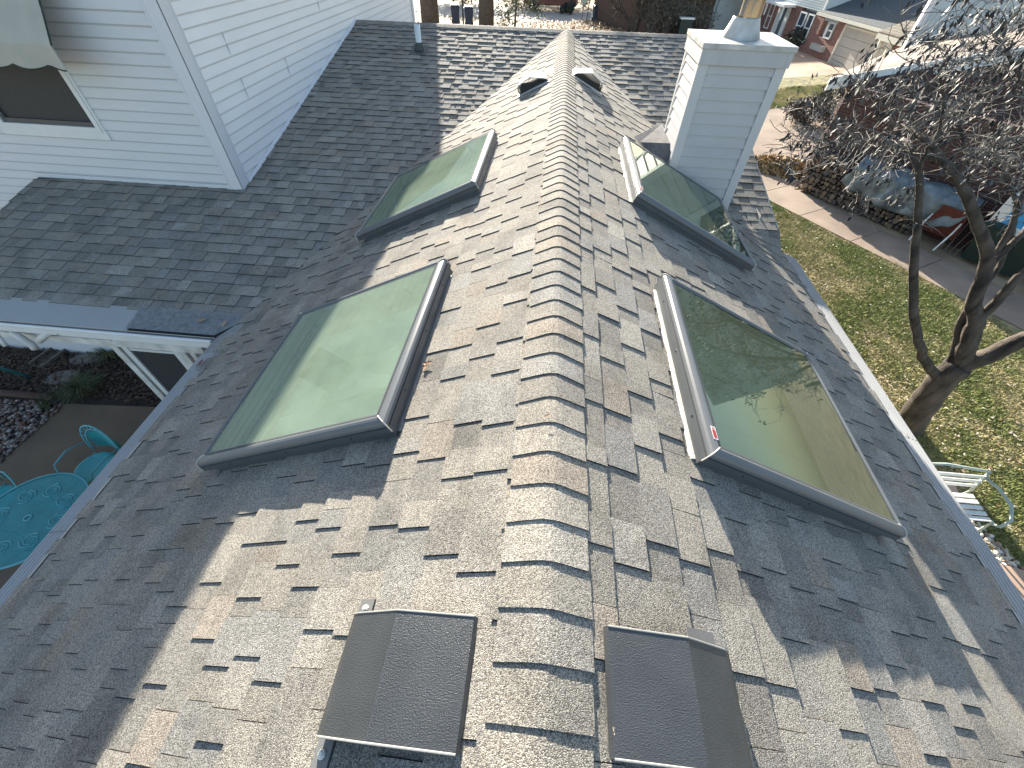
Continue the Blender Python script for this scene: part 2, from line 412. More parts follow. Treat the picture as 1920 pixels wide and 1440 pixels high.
# far slope and decks
mb = MB()
t = .02
def plane_cells(mbx, P, us, vs, skip):
    for i in range(len(us)-1):
        for j in range(len(vs)-1):
            uc, vc = (us[i]+us[i+1])/2, (vs[j]+vs[j+1])/2
            if skip(uc, vc): continue
            a, b, c, d = P(us[i], vs[j]), P(us[i+1], vs[j]), P(us[i+1], vs[j+1]), P(us[i], vs[j+1])
            lo_ = np.array([0, 0, -.10])
            mbx.hexa([a+lo_, b+lo_, c+lo_, d+lo_, a, b, c, d])
for side, D, N, W_ in ((-1, DL, NL, WL), (1, DR, NR, WR)):
    us = [YB, 9.3]; Wd = (W_-.15)/c1; vs = [0, Wd]; hs = []
    for (sd, a, b) in SKY:
        if sd == side: us += [b, b+SL_]; vs += [a, a+SW-.055]; hs.append((b, b+SL_, a, a+SW-.055))
    us += [4.76]
    us = sorted(us); vs = sorted(set(vs+[2.14/c1]))
    def skip(u, v, hs=hs, side=side):
        if any(h[0] < u < h[1] and h[2] < v < h[3] for h in hs): return True
        return u > vy(v*c1)+1.3 or (side > 0 and v*c1 > 2.14 and u > 4.76)
    P = lambda u, v, D=D, N=N: D*v+np.array([0, u, 0])-N*.006
    plane_cells(mb, P, us, vs, skip)
# main deck, a triangle fan kept clear of the wing opening
for (x0, x1, y0) in ((XRK, XB, 2.93), (XB, -2.98, 2.93), (1.9, XRR, 4.72)):
    q = [np.array([x0, y0, zmain(y0)-.012]), np.array([x1, y0, zmain(y0)-.012]), np.array([x1, YM, DZ-.012]), np.array([x0, YM, DZ-.012])]
    if x0 == XRK: q[2] = np.array([x1, YA, zmain(YA)-.012]); q[3] = np.array([x0, YA, zmain(YA)-.012])
    mb.hexa([p_-np.array([0, 0, .12]) for p_ in q]+q)
q = [np.array([-2.98, vy(2.98), zmain(vy(2.98))-.012]), np.array([0, YM-.05, DZ-.02]), np.array([0, YM, DZ-.012]), np.array([-2.98, YM, DZ-.012])]
mb.hexa([p_-np.array([0, 0, .12]) for p_ in q]+q)
q = [np.array([1.9, vy(1.9), zmain(vy(1.9))-.012]), np.array([1.9, YM, DZ-.012]), np.array([0, YM, DZ-.012]), np.array([0, YM-.05, DZ-.02])]
mb.hexa([p_-np.array([0, 0, .12]) for p_ in q]+q)
fa = [np.array([XB, YM, DZ-.002]), np.array([XRR, YM, DZ-.002]), np.array([XRR, 14.5, DZ-S2*(14.5-YM)]), np.array([XB, 14.5, DZ-S2*(14.5-YM)])]
mb.hexa([p_-np.array([0, 0, .12]) for p_ in fa]+fa)
part(mb, 'roof_deck', M['deck'])

# ridge caps
def caps(mb, O, T, A, B, NA, NB, n, ex, wa, k=1.0, r=.032, h0=.0115):
    """folded caps along T (pointing to the far end); A/B run down the two slopes"""
    O, T, A, B, NA, NB = (np.array(a, float) for a in (O, T, A, B, NA, NB))
    NT = (NA+NB); NT /= np.linalg.norm(NT)
    for i in range(n):
        wj = rnd.uniform(-.005, .005); sk = rnd.uniform(-.004, .004)
        col = tone(k)
        def prof(h):
            return [A*(wa+wj)+NA*(h+.001), A*(wa*.5)+NA*(h+.002), A*r+NA*(h+.002), A*(r*.3)+NA*(h-.001), B*(r*.3)+NB*(h-.001), B*r+NB*(h+.002), B*(wa*.5)+NB*(h+.002), B*(wa-wj)+NB*(h+.001)]
        y0 = i*ex; y1 = y0+ex*1.15
        ca, cb = prof(h0+.003), prof(h0-.003)
        sh = [-sk, -sk*.5, 0, 0, 0, 0, sk*.5, sk]
        a = [O+T*(y0+s_)+q for q, s_ in zip(ca, sh)]; b = [O+T*(y1+s_)+q for q, s_ in zip(cb, sh)]
        a0 = [q-NT*.0055 for q in a]; b0 = [q-NT*.005 for q in b]
        m_ = len(a); vs = a+b+a0+b0; fs = []
        for j in range(m_-1):
            fs += [(j, j+1, m_+j+1, m_+j), (2*m_+j, 2*m_+j+1, j+1, j)]
        fs += [(0, m_, 3*m_, 2*m_), (m_-1, 3*m_-1, 4*m_-1, 2*m_-1)]
        fr_ = [f for f in fs if f[0] >= 2*m_]; fs = [f for f in fs if f[0] < 2*m_]
        mb.add(vs, fs, 0, col); mb.add(vs, fr_, 0, (.055, .052, .05))
mb = MB()
caps(mb, (0, YB, 0), (0, 1, 0), DL, DR, NL, NR, int((9.45-YB)/.127), .127, .142, k=1.0)
part(mb, 'ridge_caps', M['shingle'], colattr=True)
mb = MB()
NF = np.array([0, S2*c2, c2])
caps(mb, (XB-.0, YM, DZ+.004), (1, 0, 0), (0, -c2, -S2*c2), (0, c2, -S2*c2), NM, NF, int((XRR-XB)/.127), .127, .15, k=1.0)
part(mb, 'ridge_caps', M['shingle'], colattr=True)

# ---------------------------------------------------------------- skylights
def skylight(side, a0, b0, stick=False):
    D, N = (DL, NL) if side < 0 else (DR, NR)
    Y = np.array([0, 1.0, 0])
    P = lambda a, b, n: D*(a0+a)+Y*(b0+b)+N*n
    h = holder('skylight')
    def ring(mb, prof, A0, A1, B0, B1, mi=0):
        """sweep (offset outward, height) round a rectangle with mitred corners"""
        rings = [[P(A0-o, B0-o, n), P(A1+o, B0-o, n), P(A1+o, B1+o, n), P(A0-o, B1+o, n)] for o, n in prof]
        b = len(mb.v); mb.v += [tuple(q) for r_ in rings for q in r_]
        for i in range(len(rings)-1):
            for j in range(4):
                mb.f.append([b+i*4+j, b+i*4+(j+1) % 4, b+(i+1)*4+(j+1) % 4, b+(i+1)*4+j]); mb.mi.append(mi); mb.c.append((1, 1, 1))
    mb = MB()
    lip = [(-.004, HG-.006), (0, HG+.001), (.006, HG+.0045), (.014, HG+.005), (.026, HG+.002), (.038, HG-.005), (.045, HG-.016), (.047, HG-.028)]
    ring(mb, lip, 0, SW, 0, SL_, 1)
    ring(mb, [(.047, HG-.028), (.0475, HG-.032), (.043, HG-.033), (.043, HG-.037), (.049, HG-.038), (.050, HG-.070), (.045, HG-.072), (.012, HG-.073)], 0, SW, 0, SL_, 0)
    # curb below: stops short of the rim on the downslope side
    ring(mb, [(.041, HG-.0725), (.041, .012), (.044, -.01)], 0, SW-.075, 0, SL_, 0)
    for q in range(3):                              # screws
        for (aa, bb, nn) in ((SW*(.15+.35*q), -.0502, HG-.056), (-.0502, SL_*(.15+.35*q), HG-.056)):
            c = P(aa, bb, nn); ax = -Y if bb < 0 else -D
            mb.lathe(c, [(.0, .003), (.004, .002), (.005, 0)], 8, 2, axis=ax)
    part(mb, 'frame', [M['frame'], M['frame_lip'], M['dark']], h)
    for (aa, bb, sa, sb) in ((0, 0, -1, -1), (SW, 0, 1, -1), (0, SL_, -1, 1), (SW, SL_, 1, 1)):
        pts = [P(aa+sa*o, bb+sb*o, n+.0012) for o, n in lip+[(.050, HG-.064)]]
        mb = MB(); mb.tube(pts, .0032, 5); part(mb, 'corner_seal', M['seal'], h)
    # glass
    mb = MB()
    g0, g1 = HG-.012, HG-.002
    c = [P(-.003, -.003, g0), P(SW+.003, -.003, g0), P(SW+.003, SL_+.003, g0), P(-.003, SL_+.003, g0)]
    mb.add([q+N*.010 for q in c], [(0, 1, 2, 3) if side > 0 else (3, 2, 1, 0)])
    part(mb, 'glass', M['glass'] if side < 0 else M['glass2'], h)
    # bead round the glass
    mb = MB()
    ring(mb, [(-.016, HG-.001), (-.004, HG+.0005), (-.004, HG-.01)], 0, SW, 0, SL_, 0)
    part(mb, 'glazing_bead', M['teal_dark'] if False else M['frame'], h)
    # light shaft
    mb = MB(); dn = -.115
    i0, i1, j0, j1 = .012, SW-.07, .012, SL_-.012
    top = HG-.013
    T = [P(i0, j0, top), P(i1+.05, j0, top), P(i1+.05, j1, top), P(i0, j1, top)]
    Bt = [P(i0+.02, j0+.02, dn), P(i1, j0+.02, dn), P(i1, j1-.02, dn), P(i0+.02, j1-.02, dn)]
    nb = 7
    for k_ in range(4):
        A_, B_, C_, D_ = T[k_], T[(k_+1) % 4], Bt[(k_+1) % 4], Bt[k_]
        inn = (sum(T)/4-(A_+B_)/2); inn = inn/np.linalg.norm(inn)
        if k_ == 1:                                # plank lining on the downslope wall
            for q in range(nb):
                f0, f1 = q/nb, (q+1)/nb-.012
                g = lambda X, Z, f: X*(1-f)+Z*f
                mb.quad(g(A_, D_, f0), g(B_, C_, f0), g(B_, C_, f1), g(A_, D_, f1))
                mb.quad(g(A_, D_, f1)-inn*.004, g(B_, C_, f1)-inn*.004, g(B_, C_, f1+.012)-inn*.004, g(A_, D_, f1+.012)-inn*.004)
        else: mb.quad(A_, B_, C_, D_)
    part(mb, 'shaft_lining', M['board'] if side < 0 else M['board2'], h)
    mb = MB(); mb.quad(*Bt)
    for f in (.34, .67):                            # muntins of the inner panel
        a_, b_, c_, d_ = [Bt[0]*(1-f)+Bt[3]*f+N*.002, Bt[1]*(1-f)+Bt[2]*f+N*.002, None, None]
        mb.tube([a_, b_], .012, 5)
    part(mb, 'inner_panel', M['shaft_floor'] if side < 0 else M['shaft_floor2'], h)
    # base flashing
    mb = MB()
    mb.hexa([P(SW-.045, -.085, .004), P(SW+.02, -.085, .004), P(SW+.02, SL_+.085, .004), P(SW-.045, SL_+.085, .004)] +
            [P(SW-.045, -.085, .013), P(SW+.02, -.085, .013), P(SW+.02, SL_+.085, .013), P(SW-.045, SL_+.085, .013)])
    part(mb, 'flashing', M['flash'], h)
    mb = MB()
    ph = rnd.uniform(0, 6)
    for q in range(40):                             # wavy sealant strip on the upslope base
        f0, f1 = q/40*SL_, (q+1)/40*SL_
        w0_, w1_ = [.060+.003*math.sin(f*23+ph)+.0015*math.sin(f*61) for f in (f0, f1)]
        mb.hexa([P(-w0_, f0-.02, .004), P(-.03, f0-.02, .004), P(-.03, f1-.02, .004), P(-w1_, f1-.02, .004), P(-w0_+.006, f0-.02, .014), P(-.03, f0-.02, .020), P(-.03, f1-.02, .020), P(-w1_+.006, f1-.02, .014)])
    part(mb, 'head_flashing', M['flashlight'] if side > 0 else M['flash'], h)
    if stick:
        mb = MB()
        e = [P(-.001, .035, HG+.0062), P(-.026, .035, HG+.0035), P(-.026, .105, HG+.0035), P(-.001, .105, HG+.0062)]
        mb.quad(*[q+N*.001 for q in e])
        g = lambda u, v: e[0]*(1-u)*(1-v)+e[1]*u*(1-v)+e[2]*u*v+e[3]*(1-u)*v+N*.0018
        mb.quad(g(.15, .1), g(.85, .1), g(.85, .72), g(.15, .72), 1)
        for q in range(4): mb.quad(g(.2, .76+q*.05), g(.8, .76+q*.05), g(.8, .785+q*.05), g(.2, .785+q*.05), 1)
        part(mb, 'sticker', [M['sticker'], M['stickerred']], h)
    return h
for (sd, a, b) in SKY: skylight(sd, a, b, stick=(sd > 0))

# ---------------------------------------------------------------- roof vents (black slant hoods)
def roof_vent(side, a0, a1, y0, y1, far=False):
    D, N = (DL, NL) if side < 0 else (DR, NR); Y = np.array([0, 1.0, 0])
    P = lambda a, b, n: D*a+Y*b+N*n
    h = holder('roof_vent')
    am = (a0+a1)/2+.01; L = a1-a0
    hs = 1.45 if far else 1.0; lipr = .007 if far else .0028
    prof = [(a0, .012), (a0+.03, .034*hs), (am, .098*hs), (a1-.035, .080*hs), (a1-.006, .064*hs), (a1, .040*hs), (a1-.004, .010)] if far else [(a0, .013), (a0+.004, .026), (am, .098), (a1-.035, .070), (a1-.008, .058), (a1, .040), (a1-.004, .010)]
    mb = MB(); n_ = len(prof)
    for (A_, B_) in zip(prof[:-1], prof[1:]):
        mb.quad(P(A_[0], y0, A_[1]), P(B_[0], y0, B_[1]), P(B_[0], y1, B_[1]), P(A_[0], y1, A_[1]))
        mb.quad(P(A_[0], y0, A_[1]-.003), P(A_[0], y1, A_[1]-.003), P(B_[0], y1, B_[1]-.003), P(B_[0], y0, B_[1]-.003))
    part(mb, 'hood', M['vent'], h)
    for yy in (y0, y1):
        mb = MB(); mb.tube([P(a, yy, n) for a, n in prof[1:5]], lipr, 6); part(mb, 'edge_lip', M['ventlip'] if not far else M['bolt'], h)
    for yy, dy in ((y0+.02, .004), (y1-.02, .004)):   # louvred ends set in under the hood
        nb = 22; mb = MB()
        for q in range(nb):
            a = a0+.02+(L-.04)*q/nb; w_ = (L-.04)/nb*.45
            def top(x):
                for (A_, B_) in zip(prof[:-1], prof[1:]):
                    if A_[0] <= x <= B_[0]: return A_[1]+(B_[1]-A_[1])*(x-A_[0])/(B_[0]-A_[0])
                return .04
            tz = top(a)-.006
            mb.hexa([P(a, yy, .004), P(a+w_, yy, .004), P(a+w_, yy+dy, .004), P(a, yy+dy, .004), P(a, yy, tz), P(a+w_, yy, tz), P(a+w_, yy+dy, tz), P(a, yy+dy, tz)])
        part(mb, 'louvre', M['screen'], h)
    mb = MB()
    if far: mb.hexa([P(a0+.05, y0+.03, 0), P(a1-.02, y0+.03, 0), P(a1-.02, y1-.03, 0), P(a0+.05, y1-.03, 0), P(a0+.06, y0+.03, .045), P(a1-.04, y0+.03, .085), P(a1-.04, y1-.03, .085), P(a0+.06, y1-.03, .045)])
    mb.hexa([P(am-.10, y0+.04, .0), P(a1-.06, y0+.04, .0), P(a1-.06, y1-.04, .0), P(am-.10, y1-.04, .0), P(am-.10, y0+.04, .035), P(a1-.06, y0+.04, .035), P(a1-.06, y1-.04, .035), P(am-.10, y1-.04, .035)])
    part(mb, 'throat', M['vent_dark'], h)
    mb = MB()
    fl = (a1-.035, a1+.02) if side < 0 else (a1-.12, a1-.01)
    mb.hexa([P(fl[0], y0-.07, .008), P(fl[1], y0-.07, .008), P(fl[1], y1+.055, .008), P(fl[0], y1+.055, .008), P(fl[0], y0-.07, .016), P(fl[1], y0-.07, .016), P(fl[1], y1+.055, .016), P(fl[0], y1+.055, .016)])
    if far: mb.hexa([P(a0-.02, y0-.05, .008), P(a1+.03, y0-.05, .008), P(a1+.03, y0+.05, .008), P(a0-.02, y0+.05, .008), P(a0-.02, y0-.05, .014), P(a1+.03, y0-.05, .014), P(a1+.03, y0+.05, .014), P(a0-.02, y0+.05, .014)])
    part(mb, 'flange', M['flash'] if not far else M['flashlight'], h)
    if side < 0 and not far:
        for yy in (y0-.035, y1+.025):
            mb = MB(); mb.lathe(P(a1-.008, yy, .016), [(.012, 0), (.012, .004), (.007, .010), (.0, .012)], 10, 0, axis=N)
            part(mb, 'bolt', M['bolt'], h)
    return h
roof_vent(-1, .20, .63, -.018, .278)
roof_vent(1, .185, .62, .010, .290)
roof_vent(-1, .21, .62, 6.36, 6.66, True)
roof_vent(1, .11, .52, 6.50, 6.80, True)

# ---------------------------------------------------------------- gutters
def cover(side, X0, X1, y0, y1, segs):
    h = holder('gutter')
    Y = np.array([0, 1.0, 0]); D, N = (DL, NL) if side < 0 else (DR, NR)
    mb = MB()
    prof = [(X0-.03, -S*(X0-.03)+.012), (X0, -S*X0+.010)]
    nr = 5
    for q in range(nr):
        x = X0+(X1-X0)*(q+.5)/nr; z = -S*X0+.008-(x-X0)*.34
        prof += [(x-.012, z-.001), (x-.007, z+.0035+.002*(side > 0)), (x+.003, z+.0035+.002*(side > 0)), (x+.008, z-.002)]
    prof += [(X1-.004, -S*X0-.05), (X1+.002, -S*X0-.062), (X1, -S*X0-.075)]
    for (ya, yb) in segs:
        for A_, B_ in zip(prof[:-1], prof[1:]):
            mb.quad((side*A_[0], ya+.002, A_[1]), (side*B_[0], ya+.002, B_[1]), (side*B_[0], yb-.002, B_[1]), (side*A_[0], yb-.002, A_[1]))
    part(mb, 'cover', M['gutter'], h)
    mb = MB()
    x0, x1 = side*(X0-.02), side*X1; zt = -S*X0-.07
    mb.box(min(x0, x1), max(x0, x1), y0, y1, zt-.11, zt+.002)
    part(mb, 'trough', M['white'] if side < 0 else M['gutter'], h)
    for (ya, yb) in segs[1:]:
        for k_ in range(3):
            mb = MB(); x = side*(X0+.02+.05*k_); mb.lathe((x, ya+.03, -S*X0+.012-(.02+.05*k_)*.34), [(.005, 0), (.004, .004), (0, .005)], 8); part(mb, 'screw', M['ventlip'], h)
cover(-1, WL-.165, WL, YB, 2.63, [(YB, .78), (.78, 2.45)])
cover(1, WR-.165, WR, YB, 4.74, [(YB, .2), (.2, 2.1), (2.1, 4.74)])
# mesh cover in the inner corner, with a woven look
h = holder('corner_gutter_mesh')
mb = MB()
P_ = lambda x, y: np.array([x, y, max(S*x, zmain(y))+.016])
def weave(mb, corners, nu, nv, w_):
    a, b, c, d = [np.array(q, float) for q in corners]
    nrm = np.cross(b-a, d-a); nrm /= np.linalg.norm(nrm)
    g = lambda u, v: a*(1-u)*(1-v)+b*u*(1-v)+c*u*v+d*(1-u)*v
    for i in range(nu):
        u = (i+.5)/nu; k_ = w_/2/np.linalg.norm(b-a)
        mb.quad(g(u-k_, 0), g(u+k_, 0), g(u+k_, 1), g(u-k_, 1))
    for j in range(nv):
        v = (j+.5)/nv; k_ = w_/2/np.linalg.norm(d-a)
        mb.quad(g(0, v-k_)+nrm*.001, g(0, v+k_)+nrm*.001, g(1, v+k_)+nrm*.001, g(1, v-k_)+nrm*.001)
weave(mb, [(-4.05, 2.70, zmain(2.70)+.02), (-3.16, 2.70, zmain(2.70)+.02), (-2.86, 2.97, zmain(2.97)+.02), (-4.05, 2.97, zmain(2.97)+.02)], 70, 20, .008)
weave(mb, [(-3.16, 2.25, -1.49), (-2.93, 2.05, -1.385), (-2.80, 2.97, -1.335), (-3.16, 2.72, -1.485)], 20, 56, .008)
part(mb, 'mesh', M['gutter_mesh'], h)
mb = MB()
mb.quad((-4.05, 2.69, zmain(2.70)-.02), (-3.14, 2.69, zmain(2.70)-.02), (-2.84, 2.97, zmain(2.97)-.01), (-4.05, 2.97, zmain(2.97)-.01))
mb.quad((-3.16, 2.05, -1.53), (-2.93, 2.05, -1.43), (-2.80, 2.97, -1.40), (-3.16, 2.72, -1.53))
part(mb, 'gutter_bed', M['deck'], h)
# main eave
h = holder('gutter')
mb = MB()
ye = 2.69; za = zmain(2.955)+.014; zb = zmain(2.69)-.0
for q in range(4):
    f0, f1 = q/4, (q+1)/4
    y0, y1 = 2.955+(ye-2.955)*f0, 2.955+(ye-2.955)*f1; z0, z1 = za+(zb-za)*f0, za+(zb-za)*f1
    mb.quad((XRK, y1, z1-.002), (-4.05, y1, z1-.002), (-4.05, y0, z0), (XRK, y0, z0))
mb.quad((XRK, ye-.002, zb-.012), (-3.16, ye-.002, zb-.012), (-3.16, ye, zb-.002), (XRK, ye, zb-.002))
part(mb, 'cover', M['gutter'], h)
mb = MB()
mb.tube([(XRK, ye-.022, zb-.035), (-3.2, ye-.022, zb-.035)], .016, 8)
mb.box(XRK, -3.2, ye-.02, 2.9, zb-.13, zb-.04)
part(mb, 'trough', M['white'], h)

# ---------------------------------------------------------------- walls
def lap(mb, o, ax, out, width_at, z0, z1, ex=.1046, dz=.012):
    """lap siding: one tilted board per course. width_at(z) -> (u0, u1)"""
    o, ax, out = (np.array(a, float) for a in (o, ax, out))
    k_ = int(math.ceil((z1-z0)/ex))
    for i in range(k_):
        a, b = z0+i*ex, min(z0+(i+1)*ex, z1)
        u0, u1 = width_at(a); w0, w1 = width_at(b)
        if u1 <= u0 and w1 <= w0: continue
        p = lambda u, z, d: o+ax*u+np.array([0, 0, z])+out*d
        f = (b-a)/ex
        g_ = b-.017; e_ = (g_-a)/ex; v0_, v1_ = width_at(g_)
        mb.quad(p(u0, a, dz), p(u1, a, dz), p(v1_, g_, dz*(1-e_)), p(v0_, g_, dz*(1-e_)))
        mb.quad(p(v0_, g_, dz*(1-e_)-.002), p(v1_, g_, dz*(1-e_)-.002), p(w1, b, dz*(1-f)-.002), p(w0, b, dz*(1-f)-.002), 1)  # lap shade painted as a strip along the board top
        mb.quad(p(u0, a, 0), p(u1, a, 0), p(u1, a, dz), p(u0, a, dz))
h = holder('upper_storey')
mb = MB()
wx0, wx1, wz0, wz1 = -6.42, -5.20, -.46, 1.05       # window opening
def wa(z):
    return (-12.0, XB-.13)
# wall facing the camera, split round the window
o = np.array([0, YA, 0]); ex = .1046
zz = -3.15+.0
z = zz
while z < 2.1:
    b = z+ex
    spans = [(-12.0, XB-.12)]
    if b > wz0 and z < wz1: spans = [(-12.0, wx0), (wx1, XB-.12)]
    for (u0, u1) in spans:
        mb.quad((u0, YA-.012, z), (u1, YA-.012, z), (u1, YA-.0024, b-.017), (u0, YA-.0024, b-.017))
        mb.quad((u0, YA-.001, b-.017), (u1, YA-.001, b-.017), (u1, YA+.001, b), (u0, YA+.001, b), 1)  # painted shade strip below the next lap
        mb.quad((u0, YA, z), (u1, YA, z), (u1, YA-.012, z), (u0, YA-.012, z))
    z = b
mb.box(-12, XB-.02, YA+.001, YA+.1, -4.4, 2.1) if False else None
part(mb, 'siding', [M['siding'], M['lap_shade_joint']], h)
mb = MB()
lap(mb, (XB, 0, 0), (0, 1, 0), (1, 0, 0), lambda z: (max(YA+.14, 0), 13.44), -1.62, 2.1)
part(mb, 'siding', [M['siding_lit'], M['lap_shade_joint']], h)
for (yy, zz_) in ((5.60, .36), (5.62, -.06), (6.75, -.06), (8.2, .47)):   # panel joints on the side wall
    mb = MB(); mb.box(XB+.004, XB+.0135, yy, yy+.004, zz_-.2, zz_); part(mb, 'panel_joint', M['lap_shade_joint'], h)
mb = MB()   # corner posts
mb.box(XB+.0125, XB+.028, 13.40, 13.56, -.9, 2.1); part(mb, 'corner_post', M['siding_trim'], h); mb = MB()
mb.box(XB-.13, XB+.022, YA-.026, YA-.0125, -1.045, 2.1); mb.box(XB+.0125, XB+.026, YA-.026, YA+.115, -1.06, 2.1)
mb.box(XB-.150, XB-.13, YA-.030, YA-.012, -1.045, 2.1)
mb.box(XB+.012, XB+.031, YA+.115, YA+.13, -1.05, 2.1)
part(mb, 'corner_post', M['siding_trim'], h)
mb = MB()   # body behind the siding
mb.box(-12, XB+.0, YA+.001+.03, 13.5, -4.4, 2.08)
part(mb, 'wall_body', M['siding_trim'], h)
mb = MB()   # base flashing along roof
q = []
for (A_, B_) in (((XRK, YA-.014), (XB-.14, YA-.014)),):
    z_ = zmain(YA)
    mb.box(A_[0], B_[0], YA-.02, YA-.013, z_+.0, z_+.045)
for i in range(40):
    y0 = YA+.13+i*(YM-YA-.13)/40; y1 = YA+.13+(i+1)*(YM-YA-.13)/40
    mb.hexa([(XB+.013, y0, zmain(y0)), (XB+.045, y0, zmain(y0)), (XB+.045, y1, zmain(y1)), (XB+.013, y1, zmain(y1)),
             (XB+.013, y0, zmain(y0)+.035), (XB+.04, y0, zmain(y0)+.018), (XB+.04, y1, zmain(y1)+.018), (XB+.013, y1, zmain(y1)+.035)])
part(mb, 'base_flashing', M['siding_trim'], h)
mb = MB()   # roof slab with eaves, and an added out-of-view box casting the shadow edge
mb.hexa([(-12.3, YA-.3, 2.07), (-3.60, YA-.3, 2.07), (-3.60, 14.0, 2.07), (-12.3, 14.0, 2.07), (-12.3, YA-.3, 2.20), (-3.60, YA-.3, 2.20), (-3.60, 14.0, 2.20), (-12.3, 14.0, 2.20)])
mb.hexa([(-12.3, YA-.3, 2.20), (-3.60, YA-.3, 2.20), (-3.60, 14.0, 2.20), (-12.3, 14.0, 2.20), (-8.2, YA-.3, 3.6), (-7.6, YA-.3, 3.6), (-7.6, 14.0, 3.6), (-8.2, 14.0, 3.6)])
part(mb, 'upper_roof', M['darkroof'], h)
mb = MB(); mb.box(-4.9, -3.36, 13.55, 14.4, .25, 2.07); part(mb, 'added_shadow_box', M['siding_trim'], h)
# window
h = holder('window')
mb = MB(); f = .05
for (a, b, c, d) in ((wx0, wx1, wz0-.0, wz0+f), (wx0, wx1, wz1-f, wz1), (wx0, wx0+f, wz0+f, wz1-f), (wx1-f, wx1, wz0+f, wz1-f)):
    mb.box(a, b, YA-.035, YA+.03, c, d)
mb.box(wx1-.012, wx1+.03, YA-.022, YA-.0, wz0-.06, wz1+.05); mb.box(wx0-.03, wx0+.012, YA-.022, YA, wz0-.06, wz1+.05)
mb.box(wx0-.04, wx1+.04, YA-.03, YA-.0, wz0-.075, wz0-.002)
part(mb, 'frame', M['white'], h)
mb = MB(); mb.box(wx0+f, wx1-f, YA+.012, YA+.02, wz0+f, wz1-f); part(mb, 'pane', M['insect'], h)
mb = MB(); mb.box(wx0+f, wx1-f, YA-.012, YA+.010, wz0+f, wz0+f+.045); mb.box(wx0+f, wx0+f+.045, YA-.012, YA+.010, wz0+f+.045, wz1-f); part(mb, 'sash', M['frame'], h)
# awning
h = holder('awning')
mb = MB(); n_ = 40; ax0, ax1 = -6.7, -4.74; yf = YA-.42
def scal(u): return .245-.035*abs(math.sin(u*math.pi*5.5))+.05*(u-1)*.3
for i in range(n_):
    u0, u1 = i/n_, (i+1)/n_
    x0, x1 = ax0+(ax1-ax0)*u0, ax0+(ax1-ax0)*u1
    rip0, rip1 = .012*math.sin(u0*30), .012*math.sin(u1*30)
    mb.quad((x0, yf+rip0, .40), (x1, yf+rip1, .40), (x1, YA-.03, 1.15), (x0, YA-.03, 1.15))
    mb.quad((x0, yf+.01+rip0*1.5, scal(u0)), (x1, yf+.01+rip1*1.5, scal(u1)), (x1, yf+rip1, .40), (x0, yf+rip0, .40))
part(mb, 'cloth', M['awning'], h)
mb = MB()
pts = [(ax0+(ax1-ax0)*i/n_, yf+.008+.018*math.sin(i/n_*30), scal(i/n_)) for i in range(n_+1)]
mb.tube(pts, .006, 5); mb.tube([(ax1, yf, .40), (ax1, YA-.03, 1.15)], .008, 6)
part(mb, 'piping', M['bin'], h)

# lower walls
h = holder('lower_walls')
mb = MB()
lap(mb, (-2.62, 0, 0), (0, 1, 0), (-1, 0, 0), lambda z: (-4, 3.6), -4.4, -1.42, .1046)
part(mb, 'siding', [M['siding'], M['lap_shade_joint']], h); mb = MB()
lap(mb, (2.62, 0, 0), (0, 1, 0), (1, 0, 0), lambda z: (-4, 4.9), -4.4, -1.30, .1046)
lap(mb, (2.40, 0, 0), (0, 1, 0), (1, 0, 0), lambda z: (4.9, 14.3), -4.4, -.95, .1046)
part(mb, 'siding', [M['siding'], M['lap_shade_joint']], h)
mb = MB()
mb.box(-2.60, 2.60, -4, -3.95, -4.4, -1.45); mb.box(-2.61, -2.55, -4, 3.6, -4.4, -1.5); mb.box(2.35, 2.61, -4, 4.9, -4.4, -1.4)
mb.box(-3.8, 2.39, 14.2, 14.3, -4.4, -1.0)
mb.hexa([(2.30, 4.9, -4.4), (2.39, 4.9, -4.4), (2.39, 14.3, -4.4), (2.30, 14.3, -4.4), (2.30, 4.9, -1.15), (2.39, 4.9, -1.15), (2.39, 9.6, -.15), (2.30, 9.6, -.15)])
part(mb, 'wall_body', M['siding_trim'], h)
mb = MB(); mb.hexa([(XRR-.02, 4.74, zmain(4.74)-.16), (XRR+.02, 4.74, zmain(4.74)-.16), (XRR+.02, YM, DZ-.16), (XRR-.02, YM, DZ-.16), (XRR-.02, 4.74, zmain(4.74)-.004), (XRR+.02, 4.74, zmain(4.74)-.004), (XRR+.02, YM, DZ-.004), (XRR-.02, YM, DZ-.004)])
part(mb, 'rake_board', M['gutter'], h)
mb = MB(); n_ = 4; xs = [2.10, 2.22, 2.34, 2.47, 2.60]
for i in range(n_):                     # shingles swept down from the main roof on to the wing
    for j in range(4):
        f0, f1 = i/n_, (i+1)/n_
        q = lambda x, f: np.array([x, 4.76-(.30+.35*(x-2.1))*f, (zmain(4.74)+.012)*(1-f)**1.3+(-S*x+.012)*(1-(1-f)**1.3)])
        a, b, c, d = q(xs[j], f1), q(xs[j+1]-.002, f1), q(xs[j+1]-.002, f0), q(xs[j], f0)
        l_ = np.array([0, 0, .008]); col = tone(.95)
        mb.add([a+l_, b+l_, c, d, a-l_, b-l_], [(0, 1, 2, 3), (4, 5, 1, 0)], 0, col)
part(mb, 'valley_shingles', M['shingle'], colattr=True)

